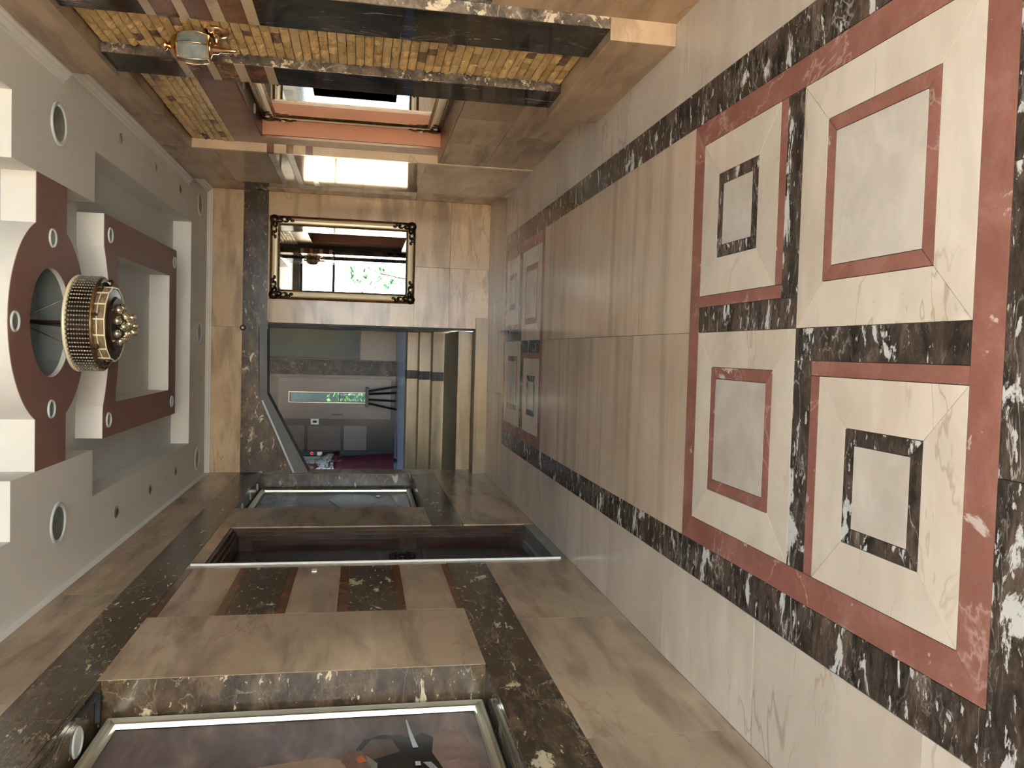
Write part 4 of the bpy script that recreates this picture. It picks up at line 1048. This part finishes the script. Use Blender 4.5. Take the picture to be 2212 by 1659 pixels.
# person in the lobby
def person():
    bx, by, bz = -2.06, 14.35, 0.755
    t = empty('person', (bx, by, bz), 'person in a patterned pale headscarf and long maroon clothes in the lobby', 'person')
    J = {'pelvis': (0, 0, 0.84), 'spine': (0, 0.0, 1.05), 'chest': (0, -0.01, 1.22), 'neck': (0, -0.01, 1.33), 'head': (0, -0.03, 1.40),
         'hl': (-0.085, 0, 0.80), 'kl': (-0.095, -0.01, 0.44), 'al': (-0.10, 0.02, 0.07), 'tl': (-0.11, -0.11, 0.025),
         'hr': (0.085, 0, 0.80), 'kr': (0.095, -0.01, 0.44), 'ar': (0.10, 0.02, 0.07), 'tr': (0.11, -0.11, 0.025),
         'sl': (-0.165, 0, 1.26), 'el': (-0.21, 0.0, 1.02), 'wl': (-0.17, -0.12, 0.86), 'pl': (-0.155, -0.17, 0.83),
         'sr': (0.165, 0, 1.26), 'er': (0.20, -0.02, 1.03), 'wr': (0.10, -0.17, 1.10), 'pr': (0.07, -0.20, 1.13)}
    R_ = {'pelvis': 0.13, 'spine': 0.12, 'chest': 0.125, 'neck': 0.05, 'head': 0.06, 'hl': 0.10, 'kl': 0.062, 'al': 0.04, 'tl': 0.035, 'hr': 0.10, 'kr': 0.062, 'ar': 0.04, 'tr': 0.035,
          'sl': 0.062, 'el': 0.045, 'wl': 0.03, 'pl': 0.035, 'sr': 0.062, 'er': 0.045, 'wr': 0.03, 'pr': 0.035}
    E_ = [('pelvis', 'spine'), ('spine', 'chest'), ('chest', 'neck'), ('neck', 'head'), ('pelvis', 'hl'), ('hl', 'kl'), ('kl', 'al'), ('al', 'tl'), ('pelvis', 'hr'), ('hr', 'kr'), ('kr', 'ar'), ('ar', 'tr'),
          ('chest', 'sl'), ('sl', 'el'), ('el', 'wl'), ('wl', 'pl'), ('chest', 'sr'), ('sr', 'er'), ('er', 'wr'), ('wr', 'pr')]
    def skin(names, edges, rad, name, mat, root):
        me = bpy.data.meshes.new(name); idx = {n: i for i, n in enumerate(names)}
        me.from_pydata([Vector(p) for p in names.values()], [(idx[a], idx[b]) for a, b in edges], [])
        o = bpy.data.objects.new(name, me); COL.objects.link(o); o.parent = t; me.materials.append(mat)
        o.modifiers.new('skin', 'SKIN'); 
        for i, n in enumerate(names):
            v = me.skin_vertices[0].data[i]; v.radius = (rad[n], rad[n]); v.use_root = (n == root)
        s = o.modifiers.new('sub', 'SUBSURF'); s.levels = 2; s.render_levels = 2
        return o
    skin(J, E_, R_, 'body', M['skin'], 'pelvis')
    for nm, base, d in (('l', J['pl'], Vector((0.02, -0.6, -0.8))), ('r', J['pr'], Vector((-0.5, -0.5, 0.7)))):
        for k in range(5):
            off = Vector(((k-2)*0.013, 0, 0)); p = Vector(base)+off; d_ = d.normalized(); L_ = (0.05, 0.068, 0.075, 0.07, 0.055)[k] if k else 0.05
            q = {'a': tuple(p-d_*0.01), 'b': tuple(p+d_*L_*0.5+Vector(((k-2)*0.003, 0, 0))), 'c': tuple(p+d_*L_+Vector((0, -0.012, -0.006)))}
            skin(q, [('a', 'b'), ('b', 'c')], {'a': 0.009, 'b': 0.008, 'c': 0.007}, 'finger', M['skin'], 'a')
    # long robe, sleeves
    prof = [(0.20, 0.06), (0.205, 0.10), (0.185, 0.5), (0.165, 0.85), (0.15, 1.02), (0.165, 1.18), (0.14, 1.28), (0.07, 1.34)]
    m = MB(); n = 28; vs = []; fs = []
    for i, (r, h) in enumerate(prof):
        for k in range(n):
            a = 2*PI*k/n; f = 1+0.05*math.cos(7*a)*(1-h/1.4)
            sx_ = 1.12 if h > 1.1 else 1.0
            vs.append((bx+r*f*math.cos(a)*sx_, by+r*f*math.sin(a)*0.78, bz+h))
    for i in range(len(prof)-1):
        for k in range(n): fs.append((i*n+k, i*n+(k+1) % n, (i+1)*n+(k+1) % n, (i+1)*n+k))
    m.add(vs, fs).build('robe', M['maroon'], t, smooth=True)
    def off(p): return (bx+p[0], by+p[1], bz+p[2])
    MB().tube([off(J['sl']), off(J['el']), off(J['wl'])], [0.075, 0.062, 0.05], 12).build('sleeve', M['maroon'], t, smooth=True)
    MB().tube([off(J['sr']), off(J['er']), off(J['wr'])], [0.075, 0.062, 0.05], 12).build('sleeve', M['maroon'], t, smooth=True)
    # head with face
    hz = bz+1.465; hd = MB().ball((bx, by-0.03, hz), 0.095, 20, 16, (0.82, 0.98, 1.15)).build('head', M['skin'], t, smooth=True)
    MB().add([(bx-0.014, by-0.118, hz-0.02), (bx+0.014, by-0.118, hz-0.02), (bx, by-0.146, hz-0.018), (bx, by-0.116, hz+0.025), (bx, by-0.116, hz-0.03)], [(0, 2, 3), (2, 1, 3), (0, 4, 2), (4, 1, 2)]).build('nose', M['skin'], hd)
    MB().ball((bx-0.03, by-0.112, hz+0.008), 0.012, 10, 8).ball((bx+0.03, by-0.112, hz+0.008), 0.012, 10, 8).build('eyes', M['slot_dark'], hd, smooth=True)
    MB().ball((bx, by-0.112, hz-0.052), 0.018, 10, 8, (1.3, 0.5, 0.4)).build('mouth', M['maroon'], hd, smooth=True)
    # headscarf: hood plus a fall over the shoulders
    m = MB(); vs = []; fs = []; n = 26
    pf = [(0.004, 1.60), (0.06, 1.59), (0.10, 1.55), (0.115, 1.48), (0.112, 1.40), (0.125, 1.34), (0.18, 1.27), (0.215, 1.17), (0.22, 1.08)]
    for i, (r, h) in enumerate(pf):
        for k in range(n):
            a = -PI/2+0.45+(2*PI-0.9)*k/(n-1) if 2 <= i <= 4 else -PI/2+0.02+(2*PI-0.04)*k/(n-1)
            vs.append((bx+r*math.cos(a), by-0.015+r*math.sin(a)*0.95, bz+h+0.012*math.sin(5*a+i)))
    for i in range(len(pf)-1):
        for k in range(n-1): fs.append((i*n+k, i*n+k+1, (i+1)*n+k+1, (i+1)*n+k))
    m.add(vs, fs).build('headscarf', M['scarf'], t, smooth=True)
    for s_ in (-1, 1):
        MB().ball((bx+s_*0.10, by-0.10, bz+0.03), 0.045, 12, 8, (0.9, 2.2, 0.66)).build('shoe', M['black'], t, smooth=True)
    return t
person()
